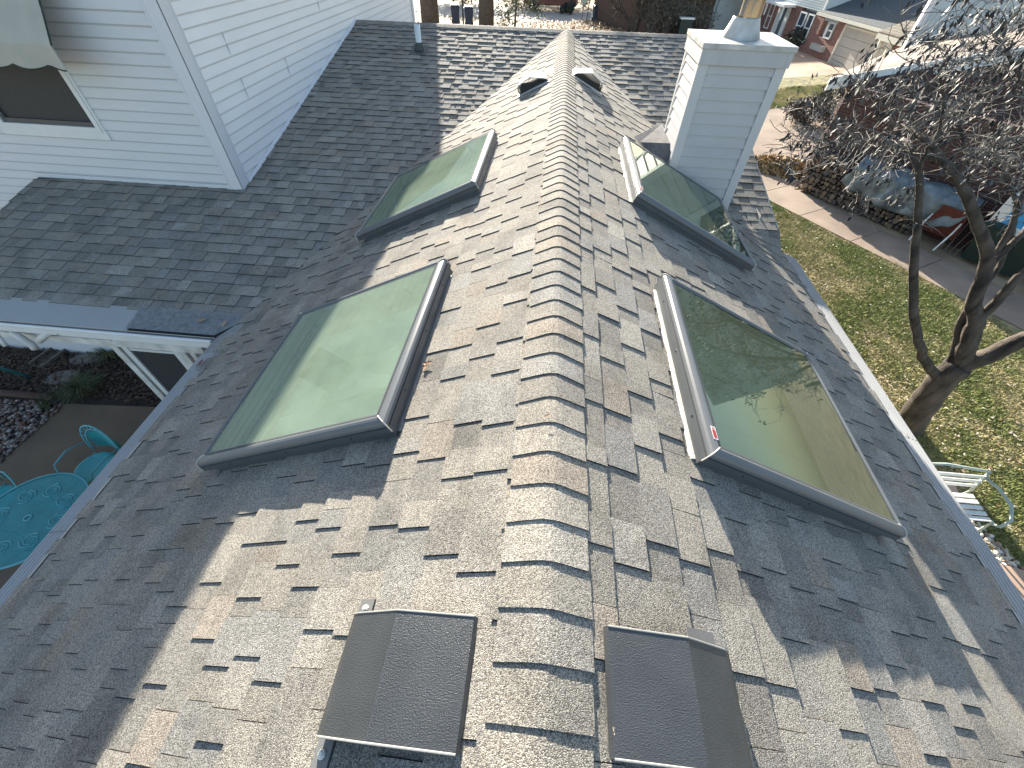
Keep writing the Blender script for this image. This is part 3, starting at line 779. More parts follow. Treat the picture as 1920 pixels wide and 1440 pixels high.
# ---------------------------------------------------------------- chimney
cx0, cx1, cy0, cy1 = 1.248, 2.030, 5.029, 5.69; cz = .40
h = holder('chimney')
mb = MB()
zf = -1.35
lap(mb, (0, cy0, 0), (1, 0, 0), (0, -1, 0), lambda z: (cx0+.07, cx1-.07), zf-.0035, cz, .1046)
lap(mb, (cx0, 0, 0), (0, -1, 0), (-1, 0, 0), lambda z: (-cy1+.05, -cy0-.05), zf-.0035, cz, .1046)
lap(mb, (cx1, 0, 0), (0, 1, 0), (1, 0, 0), lambda z: (cy0+.05, cy1-.05), zf-.0035, cz, .1046)
part(mb, 'siding', [M['chim'], M['lap_shade_joint']], h)
mb = MB()
for (x, sx) in ((cx0, 1), (cx1, -1)):
    mb.box(min(x-sx*.015, x+sx*.078), max(x-sx*.015, x+sx*.078), cy0-.016, cy0-.0125, zf, cz)
    mb.box(min(x-sx*.016, x-sx*.0125), max(x-sx*.016, x-sx*.0125), cy0-.0125, cy0+.06, zf, cz)
    mb.box(min(x-sx*.016, x-sx*.0125), max(x-sx*.016, x-sx*.0125), cy1-.055, cy1+.002, zf, cz)
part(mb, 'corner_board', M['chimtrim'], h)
mb = MB(); mb.box(cx0+.001, cx1-.001, cy0+.001, cy1, zf, cz); part(mb, 'core', M['chim'], h)
mb = MB()
e = .016
mb.box(cx0-e-.008, cx1+e+.008, cy0-e-.02, cy1+e+.02, .393, .512)
for x in (cx0+.005, cx0+.16, cx1-.02): mb.box(x, x+.0025, cy0-e-.0222, cy0-e-.02, .394, .511)
part(mb, 'band', M['chim'], h)
mb = MB()
e2 = .034
mb.box(cx0-e2, cx1+e2, cy0-e2-.015, cy1+e2+.015, .513, .553)
for i in range(5):
    mb.lathe((cx0+.05+i*.17, cy0-e2-.015, .532), [(.004, 0), (.003, .003), (0, .0035)], 8, axis=(0, -1, 0))
for i in range(3): mb.lathe((cx0-e2, cy0+.08+i*.22, .532), [(.004, 0), (.003, .003), (0, .0035)], 8, axis=(-1, 0, 0))
part(mb, 'cap', M['capmetal'], h, bevel=.003)
mb = MB()
fx, fy = 1.645, 5.37
mb.lathe((fx, fy, .552), [(.178, 0), (.176, .01), (.150, .07), (.128, .13), (.122, .15), (.118, .152)], 40)
part(mb, 'flue_collar', M['capmetal'], h, smooth=True)
mb = MB()
mb.lathe((fx+.02, fy, .70), [(.098, 0), (.098, .8), (.19, .8), (.19, .95), (.02, 1.05)], 40)
part(mb, 'flue_pipe', M['flue'], h, smooth=True)
mb = MB()   # saddle behind the chimney and step flashing
S_ = lambda x: -S*x
mb.add([(.93, 4.86+.55, S_(.93)+.02), (cx0+.0, 5.26+.0, -.37), (cx0+.0, 5.95, -.37), (.86, 5.50, S_(.86)+.01)], [(0, 1, 2, 3)], 0, (.16, .16, .165))
mb.add([(.93, 5.41, S_(.93)+.02), (cx0, 5.0, S_(cx0)+.012), (cx0, 5.26, -.37)], [(0, 1, 2)], 0, (.17, .17, .175))
part(mb, 'cricket', M['shingle'], h, colattr=True)
mb = MB()
for i in range(6):
    y = cy0+.02+i*.11; mb.box(cx0-.03, cx0-.017, y, y+.10, -S*cx0-.02, -S*cx0+.09-.006*i)
part(mb, 'step_flashing', M['flash'], h)

# vent pipe
h = holder('vent_pipe')
pb = np.array([-2.43, 8.60, zmain(8.60)])
mb = MB(); mb.lathe(pb, [(.047, 0), (.047, .33), (.040, .33), (.040, .2)], 24); part(mb, 'pipe', M['pipe'], h, smooth=True)
mb = MB()
mb.lathe(pb+NM*.005, [(.095, .0), (.075, .05), (.056, .085), (.05, .10)], 20)
q = [pb+np.array([a, b*c2, b*S2*c2])+NM*.014 for a, b in ((-.14, -.20), (.14, -.20), (.14, .15), (-.14, .15))]
mb.hexa([p_-NM*.006 for p_ in q]+q)
part(mb, 'boot', M['rubber'], h)

# ---------------------------------------------------------------- porch under the main eave
h = holder('porch_frame')
mb = MB()
mb.box(-6.5, -3.5, 2.78, 2.9, -1.82, -1.60)
mb.box(-6.5, -4.46, 2.765, 2.78, -1.74, -1.72)
mb.box(-5.25, -3.7, 3.14, 3.24, -1.78, -1.6)
part(mb, 'beam', M['whitedirt'], h)
for (x, w_) in ((-5.13, .09), (-4.30, .10), (-4.14, .06), (-3.98, .06)):
    mb = MB(); mb.box(x, x+w_, 3.14, 3.24, -4.38, -1.78); part(mb, 'post', M['whitedirt'], h)
h = holder('storm_door')
mb = MB(); dx0, dx1 = -5.02, -4.31
for (a, b, c, d) in ((dx0, dx0+.07, -4.36, -2.0), (dx1-.07, dx1, -4.36, -2.0), (dx0, dx1, -2.08, -2.0), (dx0, dx1, -2.30, -2.26), (dx0, dx1, -3.5, -3.1), (dx0, dx1, -4.36, -4.1)):
    mb.box(a, b, 3.17 if a == dx0 and b == dx1 else 3.16, 3.20, c, d)
part(mb, 'frame', M['white'], h)
mb = MB(); mb.box(dx0+.07, dx1-.07, 3.18, 3.19, -3.1, -2.08); mb.box(dx0+.07, dx1-.07, 3.18, 3.19, -4.1, -3.5); part(mb, 'pane', M['insect'], h)
mb = MB(); mb.box(dx0+.02, dx0+.05, 3.12, 3.16, -3.30, -3.12); part(mb, 'handle', M['dark'], h)
h = holder('downspout')
mb = MB()
mb.tube([(-4.95, 2.72, -1.60), (-5.02, 2.69, -1.63), (-5.16, 2.68, -1.72)], .034, 10)
mb.tube([(-5.42, 2.74, -1.63), (-5.40, 2.70, -1.66), (-5.26, 2.66, -1.76), (-5.28, 2.66, -1.82)], .034, 10)
mb.tube([(-5.60, 2.70, -1.62), (-5.52, 2.62, -1.78)], .022, 8)
part(mb, 'elbow', M['whitedirt'], h, smooth=True)

# ================================================================ GROUND
def sheet(name, pts, z, m, kind='structure', label=None, cat=None):
    mb = MB()
    P = [(p[0], p[1], z) for p in pts]
    mb.v = P; mb.f = [list(range(len(P)))]; mb.mi = [0]; mb.c = [(1, 1, 1)]
    o = mb.build(name, m); o['kind'] = kind
    return o
def gp(*pp): return [G(x, y)[:2] for x, y in pp]
sheet('ground', [(-700, -60), (700, -60), (700, 900), (-700, 900)], ZG-.008, M['dry'])
sheet('lawn', [(2.4, -6), (13, -6), (13, 6.0)]+gp((1860, 590), (1690, 500), (1590, 455), (1425, 368))+[(3.6, 18.7), (2.4, 18.7)], ZG, M['lawn'])
# front lawn strip and driveway past the chimney
sheet('front_lawn', gp((1380, 232), (1445, 205), (1530, 192), (1560, 175), (1560, 140), (1470, 146), (1400, 150)), ZG, M['lawn'])
sheet('driveway', gp((1400, 150), (1470, 147), (1560, 141), (1640, 150), (1700, 160))+[(30, 33), (30, 60), (15.6, 44.5), (14.2, 40)]+gp((1440, 118)), ZG-.002, M['drive'])
def path_sheet(pts):
    o = sheet('path', pts, ZG+.02, M['concrete']); return o
A0, A1 = G(1425, 368), G(1860, 590)
d_ = (A1-A0)/np.linalg.norm(A1-A0); n_ = np.array([-d_[1], d_[0], 0])
if n_[0] < 0: n_ = -n_
pw = 1.45
p0, p1 = A0-d_*3.4, A1+d_*9
mbp = MB()
step = 1.62; L_ = np.linalg.norm(p1-p0)
off = (np.linalg.norm(G(1590, 455)-p0)) % step
s_ = off-step
while s_ < L_:
    a, b = max(s_+.008, 0), min(s_+step-.008, L_)
    if b > a: mbp.obox(p0+np.array([0, 0, -.05]), d_, n_, (0, 0, 1), (a, b), (0, pw), (0, .075))
    s_ += step
o = mbp.build('path', M['concrete'], bevel=.006); o['kind'] = 'structure'
sheet('forecourt', gp((1360, 330), (1395, 262), (1385, 232), (1445, 205), (1530, 192), (1580, 205), (1560, 240), (1515, 340), (1505, 352), (1425, 366)), ZG+.012, M['concrete'])
# far street, its branch and pavements
sheet('street', gp((700, 24), (900, 33), (985, 38), (1065, 42), (1150, 34), (1240, 15), (1120, 20), (1040, 22), (960, 10), (700, 2)), ZG-.002, M['asphalt'])
sheet('side_street', [(-60, 62), (90, 74), (90, 90), (-60, 80)], ZG-.003, M['asphalt'])
# left yard
sheet('patio', gp((-260, 1130), (70, 800), (95, 757), (300, 764))+[(-2.7, 3.85), (-2.7, -6), (-12, -6)], ZG+.01, M['patio'])
sheet('mulch_bed', [(-13, 3.72), (-2.7, 3.72), (-2.7, 4.84), (-13, 4.84)], ZG+.004, M['mulch'])
sheet('gravel_bed_floor', [(-14, -6), (-8.0, -6), (-7.9, 3.74), (-14, 3.74)], ZG+.002, M['pit'])
sheet('planting_bed', [(3.0, -3), (6.75, -3), (6.75, 2.3), (6.35, 3.9), (3.0, 3.9)], ZG+.004, M['pit'])

# scattered things -------------------------------------------------
def poly_in(pts, x, y):
    c = np.zeros(len(x), bool); j = len(pts)-1
    for i in range(len(pts)):
        xi, yi = pts[i][:2]; xj, yj = pts[j][:2]
        cond = ((yi > y) != (yj > y)) & (x < (xj-xi)*(y-yi)/(yj-yi+1e-12)+xi)
        c ^= cond; j = i
    return c
def np_mesh(name, V, F, m, cols=None, smooth=False, kind=None, label=None, cat=None):
    me = bpy.data.meshes.new(name); k = F.shape[1]
    me.vertices.add(len(V)); me.vertices.foreach_set('co', V.astype(np.float32).ravel())
    me.loops.add(F.size); me.loops.foreach_set('vertex_index', F.astype(np.int32).ravel())
    me.polygons.add(len(F)); me.polygons.foreach_set('loop_start', np.arange(0, F.size, k, dtype=np.int32))
    me.polygons.foreach_set('loop_total', np.full(len(F), k, dtype=np.int32)); me.update(calc_edges=True)
    me.materials.append(m)
    if cols is not None:
        at = me.color_attributes.new('tint', 'FLOAT_COLOR', 'CORNER')
        c = np.ones((len(F), k, 4), np.float32); c[:, :, :3] = cols[:, None, :]; at.data.foreach_set('color', c.ravel())
    o = bpy.data.objects.new(name, me); COL.objects.link(o)
    if smooth: me.polygons.foreach_set('use_smooth', [True]*len(F))
    return tag(o, label, cat, None, kind)
def vnoise(x, y, s, seed=0):
    """cheap smooth value noise"""
    r = np.random.default_rng(seed).random((64, 64)); x = x/s; y = y/s
    xi, yi = np.floor(x).astype(int), np.floor(y).astype(int); fx, fy = x-xi, y-yi
    fx = fx*fx*(3-2*fx); fy = fy*fy*(3-2*fy); g = lambda a, b: r[a % 64, b % 64]
    return (g(xi, yi)*(1-fx)+g(xi+1, yi)*fx)*(1-fy)+(g(xi, yi+1)*(1-fx)+g(xi+1, yi+1)*fx)*fy
def scatter(poly, n):
    P = np.array([p[:2] for p in poly]); lo_, hi_ = P.min(0), P.max(0); out = []
    while sum(len(o) for o in out) < n:
        x = nrg.uniform(lo_[0], hi_[0], n); y = nrg.uniform(lo_[1], hi_[1], n); k = poly_in(poly, x, y)
        out.append(np.stack([x[k], y[k]], 1))
    return np.concatenate(out)[:n]
def blades(name, poly, n, h, z, green=1.0, label=None):
    p = scatter(poly, n); x, y = p[:, 0], p[:, 1]
    f = .6*vnoise(x, y, .9, 1)+.4*vnoise(x, y, .25, 2)
    keep = nrg.random(n) < np.clip(.45+f, 0, 1); p = p[keep]; f = f[keep]; x, y = p[:, 0], p[:, 1]; n = len(p)
    an = nrg.uniform(0, 2*np.pi, n); hh = h*nrg.uniform(.4, 1.3, n)*(0.6+.8*f); ww = .006+.006*nrg.random(n)
    ln = nrg.normal(0, .03, (n, 2))
    z0 = np.full(n, z)
    a = np.stack([x-np.cos(an)*ww, y-np.sin(an)*ww, z0], 1); b = np.stack([x+np.cos(an)*ww, y+np.sin(an)*ww, z0], 1)
    c = np.stack([x+ln[:, 0], y+ln[:, 1], z+hh], 1)
    V = np.stack([a, b, c], 1).reshape(-1, 3); F = np.arange(3*n).reshape(-1, 3)
    mix = np.clip((f-.35)*3+nrg.normal(0, .25, n), 0, 1)[:, None]*green
    cols = np.array([.42, .36, .19])*(1-mix)+np.array([.22, .245, .08])*mix
    cols = cols*nrg.uniform(.7, 1.35, (n, 1))
    return np_mesh(name, V, F, M['attr'], cols, kind='stuff', label=label, cat='grass')
lawn_poly = [(3.6, 2.6), (10.5, 2.6)]+gp((1860, 590), (1690, 500), (1590, 455), (1425, 368))+[(4.3, 14.3)]
blades('grass', lawn_poly, 230000, .045, ZG, label='patchy green and tan grass of the side lawn')
blades('grass', gp((1380, 232), (1445, 205), (1530, 192), (1560, 175), (1560, 158), (1470, 165), (1400, 175)), 26000, .07, ZG, label='short green grass strip beyond the chimney and path')
def leaves(name, poly, n, z, size, pal, label, cat, zs=.02, lift=.6):
    p = scatter(poly, n); an = nrg.uniform(0, 2*np.pi, n); s = size*nrg.uniform(.5, 1.3, n); b_ = nrg.normal(0, lift, (n, 2))
    V = []
    for (u, v) in ((-1, 0), (-.1, -.45), (1, 0), (.1, .5)):
        dx = (u*np.cos(an)-v*np.sin(an))*s; dy = (u*np.sin(an)+v*np.cos(an))*s
        V.append(np.stack([p[:, 0]+dx, p[:, 1]+dy, z+zs*nrg.random(n)*0+np.abs(u*b_[:, 0]+v*b_[:, 1])*s+.006+zs*(an/6.3)], 1))
    V = np.stack(V, 1).reshape(-1, 3); F = np.arange(4*n).reshape(-1, 4)
    pal = np.array(pal); cols = pal[nrg.integers(0, len(pal), n)]*nrg.uniform(.7, 1.3, (n, 1))
    return np_mesh(name, V, F, M['attr_leaf'], cols, kind='stuff', label=label, cat=cat)
leaves('fallen_leaves', lawn_poly, 650, ZG+.02, .030, [(.50, .42, .32), (.42, .32, .22), (.36, .25, .15), (.58, .52, .42)], 'pale dry leaves scattered over the side lawn', 'leaves', .03)
leaves('fallen_leaves', [(5.4, 3.2), (10, 2.6), (8, 6), (5.6, 6.5)], 260, ZG+.02, .036, [(.55, .47, .36), (.42, .32, .22), (.30, .17, .09), (.62, .55, .45)], 'dry leaves lying round the foot of the tree', 'leaves', .03)
leaves('leaf_litter', [(-10.5, 3.9), (-5.2, 3.80), (-4.6, 4.84), (-10.5, 4.84)], 5200, ZG, .035, [(.10, .06, .04), (.07, .05, .035), (.14, .09, .06), (.05, .035, .03)], 'dark brown leaf litter over the shaded bed', 'leaf litter', .05)
c_ = G(1462, 318)
n = 1900
def pile(name, c, rx, ry, hz, n, size, pal, label, cat, rot=0):
    r = np.sqrt(nrg.random(n)); a = nrg.uniform(0, 2*np.pi, n); x, y = rx*r*np.cos(a), ry*r*np.sin(a)
    z = hz*(1-r**2)*nrg.uniform(.75, 1.05, n)
    xr = x*math.cos(rot)-y*math.sin(rot); yr = x*math.sin(rot)+y*math.cos(rot)
    C_ = np.stack([c[0]+xr, c[1]+yr, c[2]+z], 1)
    M1 = nrg.normal(0, 1, (n, 3)); M1 /= np.linalg.norm(M1, axis=1)[:, None]
    M2 = np.cross(M1, nrg.normal(0, 1, (n, 3))); M2 /= np.linalg.norm(M2, axis=1)[:, None]
    s = (size*nrg.uniform(.6, 1.4, n))[:, None]
    V = np.stack([C_-M1*s, C_-M2*s*.5, C_+M1*s, C_+M2*s*.5], 1).reshape(-1, 3); F = np.arange(4*n).reshape(-1, 4)
    pal = np.array(pal); cols = pal[nrg.integers(0, len(pal), n)]*nrg.uniform(.7, 1.3, (n, 1))
    return np_mesh(name, V, F, M['attr_leaf'], cols, kind='stuff', label=label, cat=cat)
pile('leaf_pile', c_+np.array([0, 0, .03]), 1.45, .75, .34, 3400, .07, [(.50, .34, .15), (.40, .27, .12), (.26, .15, .07), (.52, .40, .24), (.14, .08, .05), (.34, .24, .10)], 'raked heap of tan and golden leaves beside the path', 'leaf pile', -.35)

def stones(name, poly, n, r, z, pal, label):
    p = scatter(poly, n); base = np.array([(1, 0, 0), (0, 1, 0), (-1, 0, 0), (0, -1, 0), (0, 0, 1), (.7, .7, .6), (-.7, .7, .6), (-.7, -.7, .6), (.7, -.7, .6)], float)
    F0 = np.array([(0, 5, 8), (5, 4, 8), (1, 6, 5), (6, 4, 5), (2, 7, 6), (7, 4, 6), (3, 8, 7), (8, 4, 7), (0, 1, 5), (1, 2, 6), (2, 3, 7), (3, 0, 8)])
    an = nrg.uniform(0, 2*np.pi, n); s = r*nrg.uniform(.5, 1.35, n); el = nrg.uniform(.55, 1, n)
    X = base[None, :, 0]*s[:, None]; Y = base[None, :, 1]*(s*el)[:, None]; Z = base[None, :, 2]*(s*.55)[:, None]
    V = np.stack([p[:, 0, None]+X*np.cos(an)[:, None]-Y*np.sin(an)[:, None], p[:, 1, None]+X*np.sin(an)[:, None]+Y*np.cos(an)[:, None], z+Z+nrg.random((n, 1))*.02], 2).reshape(-1, 3)
    F = (F0[None]+(np.arange(n)*9)[:, None, None]).reshape(-1, 3)
    pal = np.array(pal); cols = np.repeat(pal[nrg.integers(0, len(pal), n)]*nrg.uniform(.8, 1.2, (n, 1)), 12, 0)
    return np_mesh(name, V, F, M['attr'], cols, smooth=True, kind='stuff', label=label, cat='gravel')
stones('river_stones', [(-11.5, 0.2), (-8.05, 1.9), (-7.95, 3.68), (-11.5, 3.68)], 5200, .034, ZG+.01, [(.20, .15, .13), (.12, .10, .09), (.28, .25, .23), (.17, .09, .07)], 'dark mixed river stones filling the shaded bed')
stones('river_stones', [(5.9, 1.0), (6.75, .9), (6.75, 2.3), (6.3, 3.9), (5.3, 3.95), (5.2, 2.0)], 2600, .036, ZG+.01, [(.62, .55, .45), (.50, .42, .33), (.30, .22, .17), (.68, .64, .58)], 'pale rounded stones in the bed below the right gutter')

# ================================================================ SMALL THINGS IN THE LEFT YARD
def part2(mb, name, mats, root, **k):
    o = mb.build(name, mats, root, **k)
    return o
# patio table
tc_ = np.array([-6.00, 1.55]); tr_ = .61
t = empty('patio_table', (tc_[0], tc_[1], ZG+.01), 0, 'round teal mesh patio table on the brown slab beside the left gutter', 'table')
H_ = .72
mb = MB(); mb.lathe((0, 0, H_-.012), [(tr_-.02, .0), (tr_, .004), (tr_+.006, .012), (tr_, .022), (tr_-.02, .020)], 64)
mb.lathe((0, 0, H_), [(.03, 0), (.03, .012), (.042, .012), (.042, 0)], 24)
part2(mb, 'rim', M['teal_light'], t, smooth=True)
mb = MB(); s_ = .0125; k_ = int(tr_/s_)
for i in range(-k_, k_+1):
    q = i*s_; L_ = math.sqrt(max(0, (tr_-.01)**2-q*q))
    if L_ < .02: continue
    mb.box(q-.003, q+.003, -L_, L_, H_-.002, H_); mb.box(-L_, L_, q-.003, q+.003, H_-.0035, H_-.0015)
part2(mb, 'mesh_top', M['teal'], t)
mb = MB()
for a in range(8):                                # leaf scrolls pressed in the mesh
    an = a*math.pi/4; cx, cy = .36*math.cos(an), .36*math.sin(an)
    for q in range(3):
        pts = []
        for j in range(14):
            f = j/13; rr = .10*(1-f*.75); th = an+q*2.1+f*4.2
            pts.append((cx+rr*math.cos(th), cy+rr*math.sin(th), H_+.0025))
        mb.tube(pts, [.008*(1-.6*j/13) for j in range(14)], 5)
part2(mb, 'scroll_relief', M['teal_light'], t)
for a in range(4):
    mb = MB(); an = a*math.pi/2+.4
    mb.tube([(.42*math.cos(an), .42*math.sin(an), H_-.01), (.30*math.cos(an), .30*math.sin(an), .45), (.38*math.cos(an), .38*math.sin(an), .15), (.48*math.cos(an), .48*math.sin(an), .0)], .014, 8)
    part2(mb, 'leg', M['teal_dark'], t, smooth=True)
# chairs: hooped back, mesh seat; local frame faces +x (towards the table)
def make_chair():
    r = empty('patio_chair')
    arch = lambda w_, h_, x0, n=25: [(x0-.10*math.sin(math.pi*i/(n-1)), -w_*math.cos(math.pi*i/(n-1))*(1+.12*math.sin(math.pi*i/(n-1))**2), .44+h_*math.sin(math.pi*i/(n-1))**.75) for i in range(n)]
    o_, i_ = arch(.26, .50, -.24), arch(.215, .42, -.235)
    mb = MB(); mb.tube(o_, .011, 8); mb.tube(i_, .009, 8)
    for i in range(4, 21, 2):                     # leaf work between the hoops
        a, b = np.array(o_[i]), np.array(i_[i]); c = (a+b)/2
        mb.tube([a, c+np.array([0, .012, .006]), b], .0055, 5)
        if 8 <= i <= 16: mb.lathe(c, [(0, -.003), (.016, -.001), (.016, .001), (0, .003)], 8, axis=(1, 0, .3))
    part2(mb, 'back_frame', M['teal_light'], r, smooth=True)
    mb = MB()
    for q in range(-16, 17):
        y = q*.0125; h_ = .40*math.sqrt(max(0, 1-(y/.215)**2))**.8
        if h_ > .03: mb.box(-.245-.085*(h_/.42), -.240-.085*(h_/.42), y-.004, y+.004, .46, .44+h_)
    for q in range(30):
        z = .46+q*.0125; hw = .21*math.sqrt(max(0, 1-((z-.44)/.42)**2.2))
        if hw > .02: mb.box(-.33, -.326, -hw, hw, z-.003, z+.003)
    part2(mb, 'back_mesh', M['teal'], r)
    mb = MB(); mb.lathe((0, 0, .43), [(0, .004), (.20, .0), (.235, .006), (.245, .0), (.235, -.012)], 28); part2(mb, 'seat', M['teal'], r, smooth=True)
    for s in (-1, 1):
        mb = MB(); mb.tube([(-.24, s*.27, .60), (-.05, s*.31, .66), (.16, s*.29, .64), (.22, s*.25, .54), (.20, s*.24, .42)], .011, 8); part2(mb, 'arm', M['teal_light'], r, smooth=True)
        mb = MB(); mb.tube([(.17, s*.20, .42), (.22, s*.24, 0)], .012, 8); part2(mb, 'leg', M['teal_light'], r)
        mb = MB(); mb.tube([(-.19, s*.20, .42), (-.27, s*.25, 0)], .012, 8); part2(mb, 'leg', M['teal_light'], r)
    return r
ch = make_chair()
tag(ch, 'teal garden chair with ornate arched back, between table and gutter', 'chair', 'chairs round the patio table')
ch.location = (-6.08, 2.42, ZG+.01); ch.rotation_euler = (0, 0, R(-95))
c2_ = copy_tree(ch); c2_['label'] = 'teal garden chair at the left frame edge, half hidden by the table'
c2_.location = (-6.98, 1.80, ZG+.01); c2_.rotation_euler = (0, 0, R(-20))

# stepping stones, splash block, edging timber, grass clumps, stake
def flat_stone(px, py, rx, ry, rot, label):
    c = G(px, py); mb = MB(); n = 22; ring = []
    for z in (0, .035, .045):
        k = 1 if z < .04 else .93
        ring.append([(rx*k*math.cos(2*math.pi*i/n)*(1+.05*math.sin(3*i)), ry*k*math.sin(2*math.pi*i/n)*(1+.05*math.cos(2*i)), z) for i in range(n)])
    mb.v = [p for r_ in ring for p in r_]
    for j in range(2):
        for i in range(n): mb.f.append([j*n+i, j*n+(i+1) % n, (j+1)*n+(i+1) % n, (j+1)*n+i])
    mb.f.append([2*n+i for i in range(n)]); mb.mi = [0]*len(mb.f); mb.c = [(1, 1, 1)]*len(mb.f)
    o = mb.build('stepping_stone', M['wood']); o.location = (c[0], c[1], ZG+.01); o.rotation_euler = (0, 0, rot)
    return tag(o, label, 'stone', 'stepping stones in the shaded bed')
flat_stone(163, 675, .26, .15, .2, 'oval grey stepping stone nearer the porch door')
flat_stone(121, 710, .28, .17, .3, 'oval dark stepping stone beside the gravel edge')
a, b = G(72, 690), G(138, 642); d = (b-a)/np.linalg.norm(b-a); nn = np.array([-d[1], d[0], 0]); L_ = np.linalg.norm(b-a)
mb = MB()
mb.obox(a+np.array([0, 0, .01]), d, nn, (0, 0, 1), (0, L_), (-.14, .14), (0, .02))
for s in (-1, 1): mb.obox(a+np.array([0, 0, .01]), d, nn, (0, 0, 1), (0, L_), (s*.14-.015, s*.14+.015), (0, .08))
mb.obox(a+np.array([0, 0, .01]), d, nn, (0, 0, 1), (L_-.03, L_), (-.14, .14), (0, .08))
tag(mb.build('splash_block', M['wood'], bevel=.004), 'pale grey open trough lying in the leaf litter', 'splash block')
a, b = G(-90, 732), G(100, 748)
mb = MB(); mb.tube([a+np.array([0, 0, .05]), b+np.array([0, 0, .05])], .06, 10)
tag(mb.build('edging_timber', M['brownwall'], smooth=True), 'rounded reddish timber edging the gravel bed', 'edging')
def clump(px, py, r, n, label, cols=((.04, .07, .03), (.07, .10, .04), (.12, .11, .05))):
    c = G(px, py); mb = MB()
    for i in range(n):
        an = rnd.uniform(0, 2*math.pi); rr = r*rnd.uniform(.5, 1.1); h_ = rnd.uniform(.12, .26); col = rnd.choice(cols)
        dx, dy = math.cos(an), math.sin(an); w_ = .006; b0 = rnd.uniform(0, .06)
        P = [np.array([dx*(b0+rr*f), dy*(b0+rr*f), h_*math.sin(min(1, f*1.25)*math.pi*.72)]) for f in (0, .35, .7, 1)]
        sd = np.array([-dy, dx, 0])
        for j in range(3):
            wa_, wb_ = w_*(1-j*.3), w_*(1-(j+1)*.3)
            mb.quad(P[j]-sd*wa_, P[j]+sd*wa_, P[j+1]+sd*wb_, P[j+1]-sd*wb_, 0, col)
    o = mb.build('ornamental_grass', M['attr'], colattr=True); o.location = (c[0], c[1], ZG)
    return tag(o, label, 'plant', 'grassy clumps in the shaded bed')
clump(160, 735, .42, 330, 'largest dark green grassy clump nearest the patio slab')
clump(215, 668, .34, 260, 'yellow-green grassy clump close to the storm door', ((.08, .10, .04), (.16, .15, .07), (.05, .07, .03)))
clump(95, 765, .16, 60, 'small low green tuft at the patio corner')
mb = MB(); a = G(62, 708); mb.tube([a, a+np.array([-.35, -.15, .5]), a+np.array([-.62, -.3, 1.0])], .025, 8); mb.lathe(a+np.array([-.66, -.3, 1.0]), [(0, 0), (.10, .02), (.13, .08), (.10, .12), (0, .13)], 12)
tag(mb.build('garden_stake', M['teal_dark'], smooth=True), 'leaning dark green garden stake with a round head by the trough', 'garden stake')
# loose leaves caught on the roofs
def oak_leaf(p, nrm, size, rot, label, col=(.30, .17, .09)):
    nrm = np.array(nrm, float); x = np.cross(nrm, (0, .3, 1)); x /= np.linalg.norm(x); y = np.cross(nrm, x)
    c, s = math.cos(rot), math.sin(rot); X, Y_ = x*c+y*s, -x*s+y*c
    out = [(-1, 0), (-.6, -.28), (-.45, -.12), (-.1, -.5), (.05, -.18), (.45, -.42), (.5, -.12), (1, 0), (.5, .14), (.4, .45), (.05, .2), (-.15, .5), (-.45, .14), (-.6, .3)]
    mb = MB(); b = [np.array(p)+X*u*size+Y_*v*size+nrm*(.006+abs(v)*size*.5+abs(u)*size*.15) for u, v in out]; ce = np.array(p)+nrm*.008
    mb.add([ce]+b, [(0, i+1, (i+1) % len(b)+1) for i in range(len(b))], 0, col)
    return tag(mb.build('dead_leaf', M['attr_leaf'], colattr=True), label, 'leaf', 'dead leaves caught on the roof')
on_l = lambda px, py: hit(px, py, (-S, 0, 1), .012)
on_m = lambda px, py: hit(px, py, (0, -S2, 1), DZ-S2*YM+.026)
oak_leaf(on_m(378, 602), NM, .05, .4, 'curled tan leaf on the mesh gutter cover, left of its neighbour', (.36, .24, .15))
oak_leaf(on_m(421, 609), NM, .045, 1.5, 'pale tan leaf at the inner corner of the mesh cover', (.42, .30, .2))
oak_leaf(hit(377, 683, (0, 0, 1), -1.42), (-.3, 0, 1), .05, 2.3, 'dark russet leaf wedged on the left gutter cover', (.20, .08, .05))
oak_leaf(hit(115, 627, (0, 0, 1), -1.60), (0, 0, 1), .045, .9, 'dark leaf stuck on the white porch beam', (.12, .06, .05))
oak_leaf(on_l(803, 683), NL, .035, .9, 'small brown leaf against the near left skylight curb')
oak_leaf(on_l(800, 690), NL, .03, 2.2, 'smaller russet leaf just below the one at the curb', (.34, .18, .10))
oak_leaf(np.array([-.02, .95, .018])*[1, 1, 1], (0, 0, 1), .014, .5, 'tiny brown leaf crumb on the ridge caps', (.25, .13, .08))
oak_leaf(hit(1151, 1376, (S, 0, 1), .02), NR, .016, 1.2, 'small cream leaf at the edge of the right near vent', (.62, .48, .36))

# ================================================================ RIGHT SIDE: BENCH, TREE, NEIGHBOUR
b_ = empty('garden_bench', (5.75, 3.1, ZG), 0, 'pale green metal garden bench with white slats below the right gutter', 'bench')
X0_, X1_ = -.75, .50
mb = MB()
for q in range(5): mb.box(X0_, X1_-.03, -.20+q*.085, -.20+q*.085+.06, .43, .45)
part2(mb, 'seat', M['slat'], b_, bevel=.004)
mb = MB()
for q in range(3): mb.box(X0_, X1_-.03, .27+.02*q, .285+.02*q, .52+q*.085, .58+q*.085)
part2(mb, 'backrest', M['slat'], b_)
mb = MB()
mb.tube([(X0_, .36, .80), (-.1, .38, .86), (X1_, .36, .80)], .018, 8); mb.tube([(X0_, .34, .70), (X1_, .34, .70)], .014, 8)
mb.tube([(X1_, .36, .80), (X1_-.02, .26, .44)], .018, 8); mb.tube([(X0_, .36, .80), (X0_+.02, .26, .44)], .018, 8)
part2(mb, 'back_frame', M['benchpaint'], b_, smooth=True)
